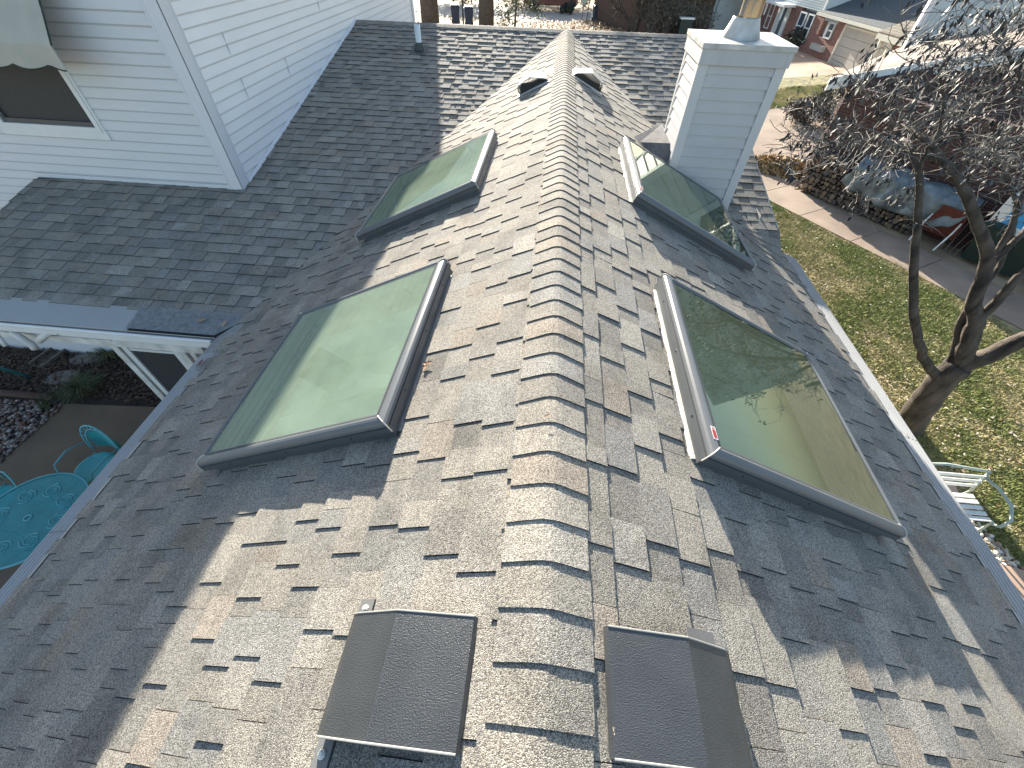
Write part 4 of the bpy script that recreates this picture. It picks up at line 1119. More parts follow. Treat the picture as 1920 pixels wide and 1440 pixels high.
for x in (X1_, X0_):
    mb = MB(); mb.tube([(x, .34, .70), (x+.08, .15, .70), (x+.12, -.06, .66), (x+.10, -.22, .56), (x+.02, -.27, .45), (x-.02, -.20, .40)], .020, 8)
    part2(mb, 'arm', M['benchpaint'], b_, smooth=True)
    for y in (-.20, .26):
        mb = MB(); mb.tube([(x-.02, y, .44), (x, y*1.15, .0)], .016, 8); part2(mb, 'leg', M['benchpaint'], b_)
# terracotta edging slabs
mb = MB(); c = G(1893, 1062); mb.obox((c[0]-.1, c[1]-.75, ZG+.01), (.97, -.22, 0), (.22, .97, 0), (0, 0, 1), (-.32, .22), (0, .72), (0, .05))
tag(mb.build('paving_slab', M['drive'], bevel=.008), 'orange terracotta slab in the stones at the lower right', 'slab')
mb = MB(); c = G(1780, 918); mb.obox((c[0]-.1, c[1]-.2, ZG+.01), (.97, -.22, 0), (.22, .97, 0), (0, 0, 1), (-.3, .12), (0, .45), (0, .05))
tag(mb.build('paving_slab', M['drive'], bevel=.008), 'terracotta slab under the garden bench', 'slab')

# ---- the big tree
def limb(mb, pts, r0, r1, n=8, jit=.0, sub=4):
    P = [np.array(p, float) for p in pts]; out = []
    for i in range(len(P)-1):
        p0_, p1_, p2_, p3_ = P[max(i-1, 0)], P[i], P[i+1], P[min(i+2, len(P)-1)]
        for j in range(sub):
            t_ = j/sub; out.append(.5*((2*p1_)+(-p0_+p2_)*t_+(2*p0_-5*p1_+4*p2_-p3_)*t_**2+(-p0_+3*p1_-3*p2_+p3_)*t_**3))
    out.append(P[-1])
    out = [q+nrg.normal(0, jit, 3) if 0 < i < len(out)-1 else q for i, q in enumerate(out)]
    k = len(out); mb.tube(out, [(r0+(r1-r0)*(i/(k-1))**.8)*(1+rnd.uniform(-.03, .03)) for i in range(k)], n)
    return out
def at(px, py, y): return hit(px, py, (0, 1, 0), y)
tree = empty('tree', tuple(G(1706, 806)), 0, 'bare spreading yard tree with drooping dark leaf clusters, right of the house', 'tree')
TI = Matrix.Translation(-Vector(tree.location))
def tpart(o): o.parent = tree; o.matrix_parent_inverse = TI; return o
nodes = []
mb = MB()
B0_ = at(1703, 812, 4.80)
base = [B0_-np.array([0, 0, .1]), at(1722, 772, 4.80), at(1748, 735, 4.80), at(1775, 705, 4.80), at(1800, 684, 4.80)]
limb(mb, base, .205, .165, 14, .006)
mb.tube([B0_-np.array([0, 0, .12]), B0_+np.array([0, 0, .12])], [.28, .20], 12)
stems = [
 ([(1768, 712, 4.80), (1742, 690, 4.80), (1722, 640, 4.80), (1712, 570, 4.80), (1715, 480, 4.82), (1722, 400, 4.9), (1722, 330, 5.0), (1708, 280, 5.2), (1690, 262, 5.5)], .075, .022),
 ([(1790, 692, 4.80), (1850, 668, 4.75), (1920, 636, 4.7), (2010, 600, 4.6), (2100, 540, 4.6)], .135, .07),
 ([(1797, 686, 4.80), (1818, 640, 4.82), (1830, 598, 4.86), (1826, 562, 4.9), (1848, 505, 4.95), (1846, 455, 5.0), (1822, 395, 5.05), (1800, 345, 5.1), (1768, 300, 5.2), (1735, 262, 5.4), (1690, 235, 5.8)], .118, .022),
 ([(1770, 700, 4.80), (1792, 655, 4.9), (1800, 612, 5.0), (1812, 585, 5.05), (1822, 560, 5.1)], .065, .045),
 ([(1828, 600, 4.86), (1862, 572, 4.85), (1900, 530, 4.85), (1960, 480, 4.9), (2020, 420, 5.0)], .065, .035),
 ([(1840, 520, 4.95), (1875, 480, 5.0), (1915, 440, 5.1), (1975, 395, 5.2)], .045, .025),
 ([(1836, 545, 4.93), (1872, 500, 5.1), (1898, 430, 5.3), (1905, 380, 5.5), (1880, 320, 5.7), (1850, 270, 5.9)], .038, .016),
 ([(1845, 460, 5.0), (1830, 400, 5.3), (1812, 330, 5.6), (1800, 240, 5.9), (1770, 210, 6.2)], .032, .014),
 ([(1862, 492, 5.0), (1905, 400, 5.2), (1935, 300, 5.4), (1930, 200, 5.6), (1900, 120, 5.8), (1860, 60, 6.0)], .035, .014),
 ([(1722, 330, 5.0), (1735, 290, 5.0), (1760, 240, 5.1), (1770, 180, 5.2), (1760, 130, 5.3)], .02, .010),
]
for pts, r0, r1 in stems:
    o_ = limb(mb, [at(*q) for q in pts], r0, r1, 9, .006)
    nodes += [(q, r0+(r1-r0)*i/len(o_)) for i, q in enumerate(o_) if i > 2]
tpart(mb.build('trunk', M['bark'], smooth=True))
# crown: grow boughs towards points spread through the crown's volume
def crown_px():
    while True:
        x, y = rnd.uniform(1470, 2150), rnd.uniform(-60, 420)
        if x < 1920 and y > 330 and rnd.random() < .75: continue
        yy = .62*(1620-x) if x < 1620 else 0
        if x < 1560 and not (150 < y < 330): continue
        if x < 1700 and y < 150 and rnd.random() < .93: continue
        if x < 1760 and y < 60 and rnd.random() < .8: continue
        return x, y
NP = np.array([q for q, r_ in nodes if q[2] > -2.2]); NRr = [r_ for q, r_ in nodes if q[2] > -2.2]
mb = MB(); tips = []
targets = []
for i in range(300):
    x, y = crown_px(); targets.append(at(x, y, rnd.uniform(4.6, 7.6)))
targets.sort(key=lambda q: np.min(np.linalg.norm(NP-q, axis=1)))
for q in targets:
    d = np.linalg.norm(NP-q, axis=1); j = int(np.argmin(d+.25*np.maximum(0, NP[:, 2]-q[2])))
    a = NP[j]; L_ = d[j]
    if L_ > 2.2: continue
    nseg = max(3, int(L_/.16)); r0 = min(NRr[j]*.7, .006+.010*L_); pts = [a]
    side = nrg.normal(0, .12*L_, 3)
    for k in range(1, nseg+1):
        f = k/nseg; pts.append(a+(q-a)*f+side*math.sin(math.pi*f)+np.array([0, 0, .10*L_*math.sin(math.pi*f)])+nrg.normal(0, .022, 3)*(1 if k < nseg else 0))
    rr = [max(.0032, r0*(1-.7*k/nseg)) for k in range(nseg+1)]
    mb.tube(pts, rr, 5)
    NP = np.concatenate([NP, np.array(pts[1:])]); NRr += rr[1:]; tips.append((pts[-1], pts[-1]-pts[-2]))
# twigs
TW = []
for i in range(1900):
    j = rnd.randrange(len(NP))
    p = NP[j]
    if NRr[j] > .03: continue
    d = nrg.normal(0, 1, 3); d[2] = abs(d[2])*.5+.1; d /= np.linalg.norm(d); L_ = rnd.uniform(.12, .5); pts = [p]
    for k in range(4):
        d = d+nrg.normal(0, .35, 3); d /= np.linalg.norm(d); pts.append(pts[-1]+d*L_/4)
    mb.tube(pts, [.0042, .0038, .0034, .003, .0025], 4, cap=False); TW.append((pts[-1], d))
# drooping dead leaf clusters
LV = []; LC = []
def leaf(p, d, s):
    d = d/np.linalg.norm(d); x = np.cross(d, nrg.normal(0, 1, 3)); x /= np.linalg.norm(x); n_ = np.cross(d, x)
    LV.append([p, p+d*s*.5-x*s*.2+n_*s*.06, p+d*s, p+d*s*.5+x*s*.2+n_*s*.06])
    LC.append(np.array(rnd.choice([(.030, .029, .030), (.048, .045, .043), (.022, .022, .023), (.07, .066, .062), (.11, .105, .10)])))
for (p, d) in TW+tips*2:
    x_, y_, z_ = p
    if rnd.random() < .58 or (hash(round(float(x_)*7)) % 5 == 0): continue
    for k in range(rnd.randint(3, 8)):
        dd = np.array([rnd.gauss(-.25, .38), rnd.gauss(-.25, .38), -1.0]); q = p+nrg.normal(0, .035, 3)
        leaf(q, dd, rnd.uniform(.045, .09))
tpart(mb.build('crown', M['twig']))
V = np.array(LV).reshape(-1, 3); F = np.arange(len(V)).reshape(-1, 4)
o = np_mesh('foliage', V, F, M['attr_leaf'], np.array(LC)); tpart(o)

# ---- neighbour's brick house (gable end faces the path)
C0 = np.array([8.34, 15.08, 0]); dw = np.array([.60, -.80, 0]); dw /= np.linalg.norm(dw); db = np.array([.80, .60, 0])
nh = empty('neighbour_house', (C0[0], C0[1], ZG), 0, 'low red brick neighbour house with pale roof edge behind the tree', 'house')
NI = Matrix.Translation(-Vector(nh.location))
def npart(mb_, name, m_, root=None, inv=None, **k):
    o = mb_.build(name, m_, None, **k); o.parent = root or nh; o.matrix_parent_inverse = inv or NI; return o
E0 = hit(1557, 146, (0, 0, 1), -1.62); E1 = hit(1930, 86, (0, 0, 1), -.62)
Bk0 = hit(1703, 82, (0, 0, 1), -1.62); Bk1 = hit(1930, 48, (0, 0, 1), -.62)
ext = lambda a, b, t_: a+(b-a)*t_
E2, Bk2 = ext(E0, E1, 1.6), ext(Bk0, Bk1, 1.6)
z_ = np.array([0, 0, 1.0])
mb = MB(); mb.hexa([E0-z_*.03, E2-z_*.03, Bk2-z_*.03, Bk0-z_*.03, E0, E2, Bk2, Bk0]); npart(mb, 'roof', M['paleroof'])
mb = MB(); q = (E0-Bk0); q[2] = 0; q /= np.linalg.norm(q); q = np.array([0, -1, 0])
mb.hexa([E0+q*.05-z_*.30, E2+q*.05-z_*.30, E2-z_*.30, E0-z_*.30, E0+q*.05+z_*.012, E2+q*.05+z_*.012, E2+z_*.012, E0+z_*.012])
npart(mb, 'fascia', M['white'])
mb = MB()
W0 = C0+z_*ZG; W1 = C0+dw*9+z_*ZG
top0, top1 = E0-z_*.32, E0+(E1-E0)*1.6-z_*.32
Wb = G(1530, 262)
i0 = np.array([E0[0]+.12, E0[1]+.1, 0]); 
# wall under the gable board and the nearer wall along the path
mb.hexa([W0, W1, W1+db*.2, W0+db*.2, W0+z_*2.72, W1+z_*2.72, W1+db*.2+z_*2.72, W0+db*.2+z_*2.72])
f0, f1 = np.array([C0[0]+.1, C0[1]+.25, ZG]), np.array([E2[0], E2[1]+.4, ZG])
mb.hexa([f0, f1, f1+np.array([0, .2, 0]), f0+np.array([0, .2, 0]), np.array([f0[0], f0[1], E0[2]-.05]), np.array([f1[0], f1[1], E2[2]-.05]), np.array([f1[0], f1[1]+.2, E2[2]-.05]), np.array([f0[0], f0[1]+.2, E0[2]-.05])])
npart(mb, 'wall', M['brick'])
# blue-grey siding storey above and behind
mb = MB()
s0, s1 = hit(1703, 84, (0, 0, 1), -1.55), hit(1990, 40, (0, 0, 1), -.60)
s0 = s0+np.array([0, .05, 0]); dd = s1-s0; 
for i in range(26):
    z0, z1 = -1.9+i*.2, -1.9+(i+1)*.2
    a_, b__ = np.array([s0[0], s0[1], z0]), np.array([s1[0]+6, s1[1]+6*dd[1]/dd[0], z0])
    off_ = np.array([.03, -.03, 0])*.6
    mb.quad(a_+off_, b__+off_, b__+z_*.2, a_+z_*.2)
    mb.quad(a_, b__, b__+off_, a_+off_)
npart(mb, 'siding', M['sidingblue'])
mb = MB(); a_ = np.array([s0[0], s0[1], 0])
mb.obox((s0[0]-.05, s0[1]-.05, 0), (dd[0]/np.hypot(*dd[:2]), dd[1]/np.hypot(*dd[:2]), 0), (-dd[1]/np.hypot(*dd[:2]), dd[0]/np.hypot(*dd[:2]), 0), (0, 0, 1), (-.05, .12), (-.06, .3), (-1.7, 3.4))
npart(mb, 'corner_board', M['siding_trim'])
# small features on the brick
mb = MB(); c = W3 = None
def onwall(px, py): return hit(px, py, db, db@C0-.02)
for (px, py, w_, h_) in ((1548, 268, .55, .12), (1765, 303, .6, .10)):
    c = onwall(px, py); mb.obox(c, dw, -db, (0, 0, 1), (-w_/2, w_/2), (-.02, .04), (-h_/2, h_/2))
npart(mb, 'wall_vent', M['dark'])

# ---- firewood stacked along the wall
wd_cols = [(.10, .075, .055), (.16, .12, .085), (.22, .16, .11), (.07, .055, .045), (.13, .10, .085)]
wood_len = 3.5; pile0 = C0+dw*.15-db*.12
mb = MB(); cnt = 0
rows = 9
for row in range(rows):
    z = ZG+.08+row*.125; x = rnd.uniform(0, .1)
    lim = wood_len if row < 6 else wood_len-(row-5)*.3
    while x < lim:
        r_ = rnd.uniform(.045, .085); c = pile0+dw*x+z_*(z+rnd.uniform(-.015, .015)); k = rnd.choice((3, 4, 5, 6)); a0_ = rnd.random()*6
        dp = rnd.uniform(-.06, .05); col = rnd.choice(wd_cols)
        front = [c-db*(.42+dp)+(dw*math.cos(a0_+2*math.pi*j/k)+z_*math.sin(a0_+2*math.pi*j/k))*r_ for j in range(k)]
        back = [p_+db*.42 for p_ in front]
        mb.add(front+back, [tuple(range(k))[::-1]]+[(j, (j+1) % k, k+(j+1) % k, k+j) for j in range(k)], 0, col); x += r_*1.75+.012; cnt += 1
o = mb.build('woodpile', M['attr'], colattr=True); tag(o, 'long stack of split firewood against the brick wall', 'woodpile', kind='stuff')
# tarpaulin draped over the pile
mb = MB(); nu, nv = 34, 16
def tp(u, v):
    x = 1.25+3.0*u
    sag = .30*math.sin(math.pi*min(1, max(0, u)))*v
    out = .12+.50*min(1, v*2.2) + .06*math.sin(u*23+v*5)*v+.03*math.sin(u*51)*v
    zt = 1.30-.10*u-(.0 if v < .35 else (v-.35)*(.95+.25*math.sin(u*3.1)))+.03*math.sin(u*17+v*9)+.02*math.sin(u*41-v*13)
    if v < .35: zt += .05*math.sin(v*9)
    return pile0+dw*(x+.12*math.sin(v*4))-db*(out-.05)+z_*(ZG+zt-(.35-v if v < .35 else 0)*(-.18))
g_ = [[tp(i/nu, j/nv) for i in range(nu+1)] for j in range(nv+1)]
mb.v = [tuple(p) for r_ in g_ for p in r_]
for j in range(nv):
    for i in range(nu): mb.f.append([j*(nu+1)+i, j*(nu+1)+i+1, (j+1)*(nu+1)+i+1, (j+1)*(nu+1)+i]); mb.mi.append(0); mb.c.append((1, 1, 1))
o = mb.build('tarpaulin', M['tarp'], smooth=True); so = o.modifiers.new('s', 'SOLIDIFY'); so.thickness = .01
tag(o, 'crumpled silver blue tarpaulin draped over the firewood', 'tarpaulin')
# wheelbarrow standing against the wall
c = C0+dw*4.15-db*.62; wb = empty('wheelbarrow', (c[0], c[1], ZG+.05), math.atan2(dw[1], dw[0]), 'upended rusty red wheelbarrow with pale handles beside the woodpile', 'wheelbarrow')
mb = MB()
lo_, hi_ = [(-.42, .05, .25), (.42, .05, .25), (.36, .35, .30), (-.36, .35, .30)], [(-.36, -.12, 1.0), (.36, -.12, 1.0), (.30, .30, .9), (-.30, .30, .9)]
mb.hexa(lo_+hi_); part2(mb, 'tray', M['red'], wb, bevel=.02)
for s in (-1, 1):
    mb = MB(); mb.tube([(s*.32, .1, .95), (s*.34, -.18, .5), (s*.30, -.42, .06)], .020, 7); part2(mb, 'handle', M['whitedirt'], wb)
mb = MB(); mb.lathe((0, .2, 1.15), [(.0, -.04), (.14, -.04), (.18, -.03), (.18, .03), (.14, .04), (0, .04)], 20, axis=(1, 0, 0)); part2(mb, 'wheel', M['tyre'], wb)
for s in (-1, 1):
    mb = MB(); mb.tube([(s*.25, 0, .35), (s*.28, -.25, .02)], .014, 6); part2(mb, 'leg', M['tyre'], wb)
# rake and stakes leaning
for i in range(4):
    c = C0+dw*(4.45+i*.12)-db*(.45+.05*i)+z_*ZG; mb = MB(); mb.tube([c, c+z_*1.25+db*.35+dw*(.12*i-.2)], .014, 6)
    o = mb.build('garden_stake', M['wood']); tag(o, ['dark pole leaning on the brick wall, nearest the wheelbarrow', 'dark pole leaning on the wall, second from the wheelbarrow', 'dark pole leaning on the wall, second from the green bin', 'dark pole leaning on the wall, nearest the green bin'][i], 'pole', 'poles leaning by the bins')
# wheeled bins
def wheelie(name='trash_bin', m_=None, emblem=False):
    r = empty(name)
    mb = MB(); mb.hexa([(-.21, -.24, .06), (.21, -.24, .06), (.21, .20, .06), (-.21, .20, .06), (-.29, -.34, .98), (.29, -.34, .98), (.29, .30, .98), (-.29, .30, .98)])
    mb.hexa([(-.31, -.36, .93), (.31, -.36, .93), (.31, .32, .93), (-.31, .32, .93), (-.31, -.36, .98), (.31, -.36, .98), (.31, .32, .98), (-.31, .32, .98)])
    part2(mb, 'body', m_, r, bevel=.02)
    mb = MB(); mb.hexa([(-.30, -.37, .985), (.30, -.37, .985), (.30, .34, .985), (-.30, .34, .985), (-.24, -.26, 1.06), (.24, -.26, 1.06), (.24, .26, 1.06), (-.24, .26, 1.06)])
    part2(mb, 'lid', m_, r, bevel=.015)
    for s in (-1, 1):
        mb = MB(); mb.lathe((s*.25, .22, .13), [(0, -.03), (.10, -.03), (.13, -.02), (.13, .02), (.10, .03), (0, .03)], 18, axis=(1, 0, 0)); part2(mb, 'wheel', M['tyre'], r)
    mb = MB(); mb.tube([(-.25, .33, .90), (-.25, .42, .95), (.25, .42, .95), (.25, .33, .90)], .016, 7); part2(mb, 'handle', m_, r)
    return r
c = C0+dw*5.15-db*.45; tb = wheelie('trash_bin', M['bin']); tb.location = (c[0], c[1], ZG+.03); tb.rotation_euler = (0, 0, math.atan2(dw[1], dw[0])+.05)
tag(tb, 'large dark green wheeled bin with a white oval mark, behind the tree', 'bin', 'dark green bins by the brick wall')
mb = MB()                                        # white oval mark with a scribbled emblem
yy = lambda z: -.24-.10*(z-.06)/.92-.004
ring = lambda rx, rz, k=28: [(rx*math.cos(2*math.pi*i/k), yy(.60+rz*math.sin(2*math.pi*i/k)), .60+rz*math.sin(2*math.pi*i/k)) for i in range(k+1)]
mb.tube(ring(.13, .085), .006, 4)
for q in range(6):
    x = -.085+q*.034; mb.tube([(x, yy(.56), .56), (x+.02, yy(.60), .60+.01*(q % 2)), (x-.005, yy(.64), .64)], .005, 4)
mb.tube([(-.09, yy(.59), .59), (0, yy(.615), .615), (.09, yy(.59), .59)], .005, 4)
part2(mb, 'emblem', M['sticker'], tb)
tb2 = copy_tree(tb); tb2.location = (c[0]+.46, c[1]-.60, ZG+.03); tb2['label'] = 'second dark green bin, mostly cut off by the right frame edge'
for ch_ in [x for x in bpy.data.objects if x.parent == tb2 and x.name.startswith('emblem')]: bpy.data.objects.remove(ch_)
# blue and white carton on top, behind
c = C0+dw*5.2-db*.0+z_*(ZG+1.36)
mb = MB(); mb.obox(c-z_*.12-db*.5, dw, db, (0, 0, 1), (-.32, .4), (-.2, .3), (-.3, .42)); bx = mb.build('carton', M['sticker'])
tag(bx, 'white carton with blue print on top of the bin by the wall', 'carton')
mb = MB(); mb.obox(c-z_*.12-db*.5, dw, db, (0, 0, 1), (-.10, .34), (-.204, -.2), (-.15, .36)); o = mb.build('printed_panel', M['blue']); o.parent = bx
# shrub hedge at the forecourt corner
def shrub(name, c, rx, ry, h_, n, cols, label, cat='shrub', size=.05, group=None, twigs=30):
    c = np.array(c, float); a = nrg.normal(0, 1, (n, 3)); a /= np.linalg.norm(a, axis=1)[:, None]
    rad = nrg.uniform(.45, 1.0, (n, 1))*(.8+.4*vnoise(a[:, 0]*2+5, a[:, 1]*2+5, .5, 3)[:, None]); P = a*rad*np.array([rx, ry, h_/2])+np.array([0, 0, h_/2])
    m1 = nrg.normal(0, 1, (n, 3)); m1 /= np.linalg.norm(m1, axis=1)[:, None]; m2 = np.cross(m1, nrg.normal(0, 1, (n, 3))); m2 /= np.linalg.norm(m2, axis=1)[:, None]
    s = size*nrg.uniform(.6, 1.4, (n, 1)); V = np.stack([P-m1*s, P-m2*s*.5, P+m1*s, P+m2*s*.5], 1).reshape(-1, 3)
    cc = np.array(cols)[nrg.integers(0, len(cols), n)]*nrg.uniform(.7, 1.3, (n, 1))
    r = empty(name, tuple(c), 0, label, cat, group)
    o = np_mesh('foliage', V, np.arange(4*n).reshape(-1, 4), M['shrub'], cc); o.parent = r
    mb = MB()
    for i in range(twigs):
        b = nrg.normal(0, .5, 3)*np.array([rx, ry, 0])*.4; t_ = a[i]*np.array([rx, ry, h_/2])*.95+np.array([0, 0, h_/2]); t_[2] = abs(t_[2])
        mb.tube([b*.3, (b*.5+t_)*.5, t_], [.014, .009, .004], 4)
    part2(mb, 'stem', M['twig'], r)
    return r
dk = [(.05, .04, .035), (.09, .07, .05), (.035, .035, .028), (.13, .10, .075)]
shrub('shrub', G(1500, 232), 1.0, .8, 1.0, 2600, dk, 'round brown twiggy shrub at the forecourt edge', group='shrubs at the neighbour house')
shrub('shrub', G(1550, 232), 1.1, 1.0, 1.6, 3400, dk+[(.05, .06, .025)], 'taller dark hedge plant against the neighbour house corner', group='shrubs at the neighbour house')

# ================================================================ TOWNHOUSE WITH GARAGE
A_ = np.array([17.3, 35.14, 0]); du = np.array([.15, -.989, 0]); dn = np.array([.989, .15, 0])   # dn points into the building
th = empty('garage_house', (A_[0], A_[1], ZG), 0, 'brick house with ivory garage door, tall windows and dark roof beyond the chimney', 'house')
TH = Matrix.Translation(-Vector(th.location))
def hp(mb, name, m_, root=None, **k):
    o = mb.build(name, m_, None, **k); o.parent = root or th; o.matrix_parent_inverse = TH; return o
def hh(name):
    e = empty(name, tuple(th.location)); e.parent = th; e.matrix_parent_inverse = TH; return e
Z1 = (0, 0, 1)
def fb(mb, t0, t1, z0, z1, d0=-.05, d1=.0): mb.obox(A_, du, dn, Z1, (t0, t1), (d0, d1), (z0, z1))
mb = MB()
for (t0, t1, z0, z1) in ((-14, -8.3, -4.45, -2.3), (-6.6, -5.35, -4.45, -2.3), (-3.35, -2.35, -4.45, -2.3), (-.80, -.05, -4.45, -2.45), (4.3, 5.6, -4.45, -2.4), (-5.35, -3.35, -4.45, -4.0)):
    fb(mb, t0, t1, z0, z1, 0, .3)
fb(mb, -2.35, -.8, -4.45, -3.4, 0, .3)
hp(mb, 'wall', M['brick2'])
mb = MB(); fb(mb, -14, -2.6, -4.45, 1.0, .32, 9); fb(mb, -2.6, 5.6, -4.45, -2.32, .32, 9); fb(mb, -.05, 4.3, -2.58, -2.36, .02, .3); fb(mb, -2.35, -.8, -2.62, -2.4, .02, .3)
fb(mb, -14, -2.6, -2.3, 1.6, -.02, .32)
hp(mb, 'wall_body', M['sidingblue'])
h = hh('garage_door')
mb = MB()
for q in range(4): fb(mb, .05, 4.22, -4.4+q*.455, -4.4+q*.455+.44, .06, .12)
hp(mb, 'panel', M['garage'], h)
mb = MB(); fb(mb, -.05, .05, -4.4, -2.55, -.03, .14); fb(mb, 4.22, 4.32, -4.4, -2.55, -.03, .14); fb(mb, -.05, 4.32, -2.62, -2.54, -.035, .14); hp(mb, 'frame', M['fascia'], h)
for (t0, t1, z0, z1) in ((-5.25, -4.45, -3.95, -2.5), (-4.2, -3.45, -3.95, -2.5), (-1.65, -.95, -3.4, -2.6), (-9.6, -8.9, -3.95, -2.5)):
    h = hh('window')
    mb = MB(); f = .07
    fb(mb, t0, t1, z0, z0+f, -.05, .05); fb(mb, t0, t1, z1-f, z1, -.05, .05); fb(mb, t0, t0+f, z0+f, z1-f, -.05, .05); fb(mb, t1-f, t1, z0+f, z1-f, -.05, .05)
    fb(mb, t0+f, t1-f, (z0+z1)/2-.03, (z0+z1)/2+.03, -.03, .05); hp(mb, 'frame', M['white'], h)
    mb = MB(); fb(mb, t0+f, t1-f, z0+f, z1-f, .06, .09); hp(mb, 'pane', M['win'], h)
mb = MB(); fb(mb, -5.33, -3.36, -3.95, -2.45, .02, .3); hp(mb, 'shutter_panel', M['binblue'])
mb = MB(); fb(mb, -2.3, -.9, -4.05, -3.75, -.22, 0); hp(mb, 'planter', M['garage'])
h = hh('front_door')
mb = MB(); fb(mb, -8.2, -7.95, -4.3, -2.4, -.08, .05); fb(mb, -6.9, -6.65, -4.3, -2.4, -.08, .05); fb(mb, -8.2, -6.65, -2.52, -2.4, -.1, .06); fb(mb, -7.9, -6.95, -4.3, -4.1, -.02, .05); fb(mb, -7.9, -7.7, -4.1, -2.55, -.02, .05); fb(mb, -7.15, -6.95, -4.1, -2.55, -.02, .05)
hp(mb, 'frame', M['white'], h)
mb = MB(); fb(mb, -7.7, -7.15, -4.1, -2.55, .02, .05); hp(mb, 'pane', M['win'], h)
mb = MB(); fb(mb, -8.9, -6.2, -2.42, -2.28, -.9, .0)
for t0 in (-8.8, -6.35): mb.obox(A_, du, dn, Z1, (t0, t0+.1), (-.85, -.75), (-3.1, -2.42))
hp(mb, 'porch_hood', M['white'])
mb = MB(); fb(mb, -2.9, 4.6, -2.42, -2.27, -.35, .02)
hp(mb, 'gutter', M['fascia'])
P = lambda t, d, z: A_+du*t+dn*d+np.array([0, 0, z])
mb = MB()
mb.hexa([P(-2.9, -.3, -2.30), P(4.6, -.3, -2.30), P(4.6, 9, .95), P(-2.9, 9, .95), P(-2.9, -.3, -2.25), P(4.6, -.3, -2.25), P(4.6, 9, 1.02), P(-2.9, 9, 1.02)])
hp(mb, 'roof', M['darkroof'])
mb = MB(); fb(mb, -14, -2.75, -2.28, 1.8, -.04, -.021)
for i in range(34): fb(mb, -14, -2.76, -2.28+i*.12, -2.28+i*.12+.018, -.055, -.04)
hp(mb, 'siding', M['sidingblue'])
mb = MB(); fb(mb, -2.85, -2.70, -2.3, 1.8, -.07, .35); hp(mb, 'corner_board', M['white'])
mb = MB(); mb.hexa([P(4.2, -.9, -2.35), P(7.5, -.9, -2.35), P(7.5, 2.5, -1.1), P(4.2, 2.5, -1.1), P(4.2, -.9, -2.28), P(7.5, -.9, -2.28), P(7.5, 2.5, -1.0), P(4.2, 2.5, -1.0)])
hp(mb, 'entry_roof', M['tanroof'])
mb = MB(); fb(mb, 4.2, 7.5, -2.6, -2.36, -.92, -.85)
for t_ in (4.5, 5.3): mb.tube([P(t_, -.7, -4.4), P(t_, -.7, -2.5)], .12, 10)
hp(mb, 'entry_columns', M['fascia'])
shrub('shrub', G(1505, 92), 1.6, .9, 1.3, 2200, [(.03, .04, .025), (.06, .07, .04), (.04, .035, .03)], 'dark evergreen shrub under the tall windows of the garage house', size=.09)

# ---- brown brick building and its pale gable beyond the main ridge
g0, g1 = G(1205, 66), G(1326, 60)
bh = empty('brown_house', tuple(g0), 0, 'brown brick house with pale gable end behind the bare brush', 'house')
BI = Matrix.Translation(-Vector(bh.location))
def bp_(mb, name, m_, **k):
    o = mb.build(name, m_, None, **k); o.parent = bh; o.matrix_parent_inverse = BI; return o
ax = (g1-g0)/np.linalg.norm(g1-g0); ay = np.array([-ax[1], ax[0], 0]); L_ = np.linalg.norm(g1-g0)
mb = MB(); mb.obox(g0, ax, ay, Z1, (-.5, L_), (0, 7), (-.1, 2.45)); bp_(mb, 'wall', M['brownwall'])
mb = MB(); mb.hexa([g0+ax*q1+ay*q2+np.array([0, 0, z]) for (q1, q2, z) in ((-1, -.4, 2.4), (L_+.3, -.4, 2.4), (L_+.3, 7, 4.4), (-1, 7, 4.4), (-1, -.4, 2.5), (L_+.3, -.4, 2.5), (L_+.3, 7, 4.5), (-1, 7, 4.5))]); bp_(mb, 'roof', M['paleroof'])
mb = MB(); mb.obox(g0, ax, ay, Z1, (L_+.0, L_+.25), (.1, 7), (-.1, 2.35)); mb.obox(g0+ax*(L_+.25), ay*.3+ax*.95, ay, Z1, (0, 5.5), (-.1, 3), (-.1, 2.9)); bp_(mb, 'siding', M['sidingblue'])
mb = MB(); mb.obox(g0, ax, ay, Z1, (L_-2.8, L_+.4), (-.5, -.42), (2.2, 2.5)); bp_(mb, 'fascia', M['fascia'])
mb = MB(); q0 = g0+ax*(L_+.1); mb.hexa([q0+ax*a+ay*b+np.array([0, 0, z]) for (a, b, z) in ((0, -.5, 2.3), (6.2, -.5, 2.9), (6.2, 5, 4.6), (-.5, 5, 4.4), (0, -.5, 2.42), (6.2, -.5, 3.02), (6.2, 5, 4.72), (-.5, 5, 4.52))]); bp_(mb, 'side_roof', M['darkroof'])
c = G(1273, 66); mb = MB(); mb.box(c[0]-.45, c[0]+.45, c[1]-1.6, c[1]-1.1, ZG, ZG+1.12); ut = mb.build('utility_cabinet', M['bin']); tag(ut, 'dark cabinet with a pale top in front of the brown house', 'cabinet')
mb = MB(); mb.box(c[0]-.52, c[0]+.52, c[1]-1.65, c[1]-1.05, ZG+1.12, ZG+1.20); o = mb.build('top', M['sticker']); o.parent = ut

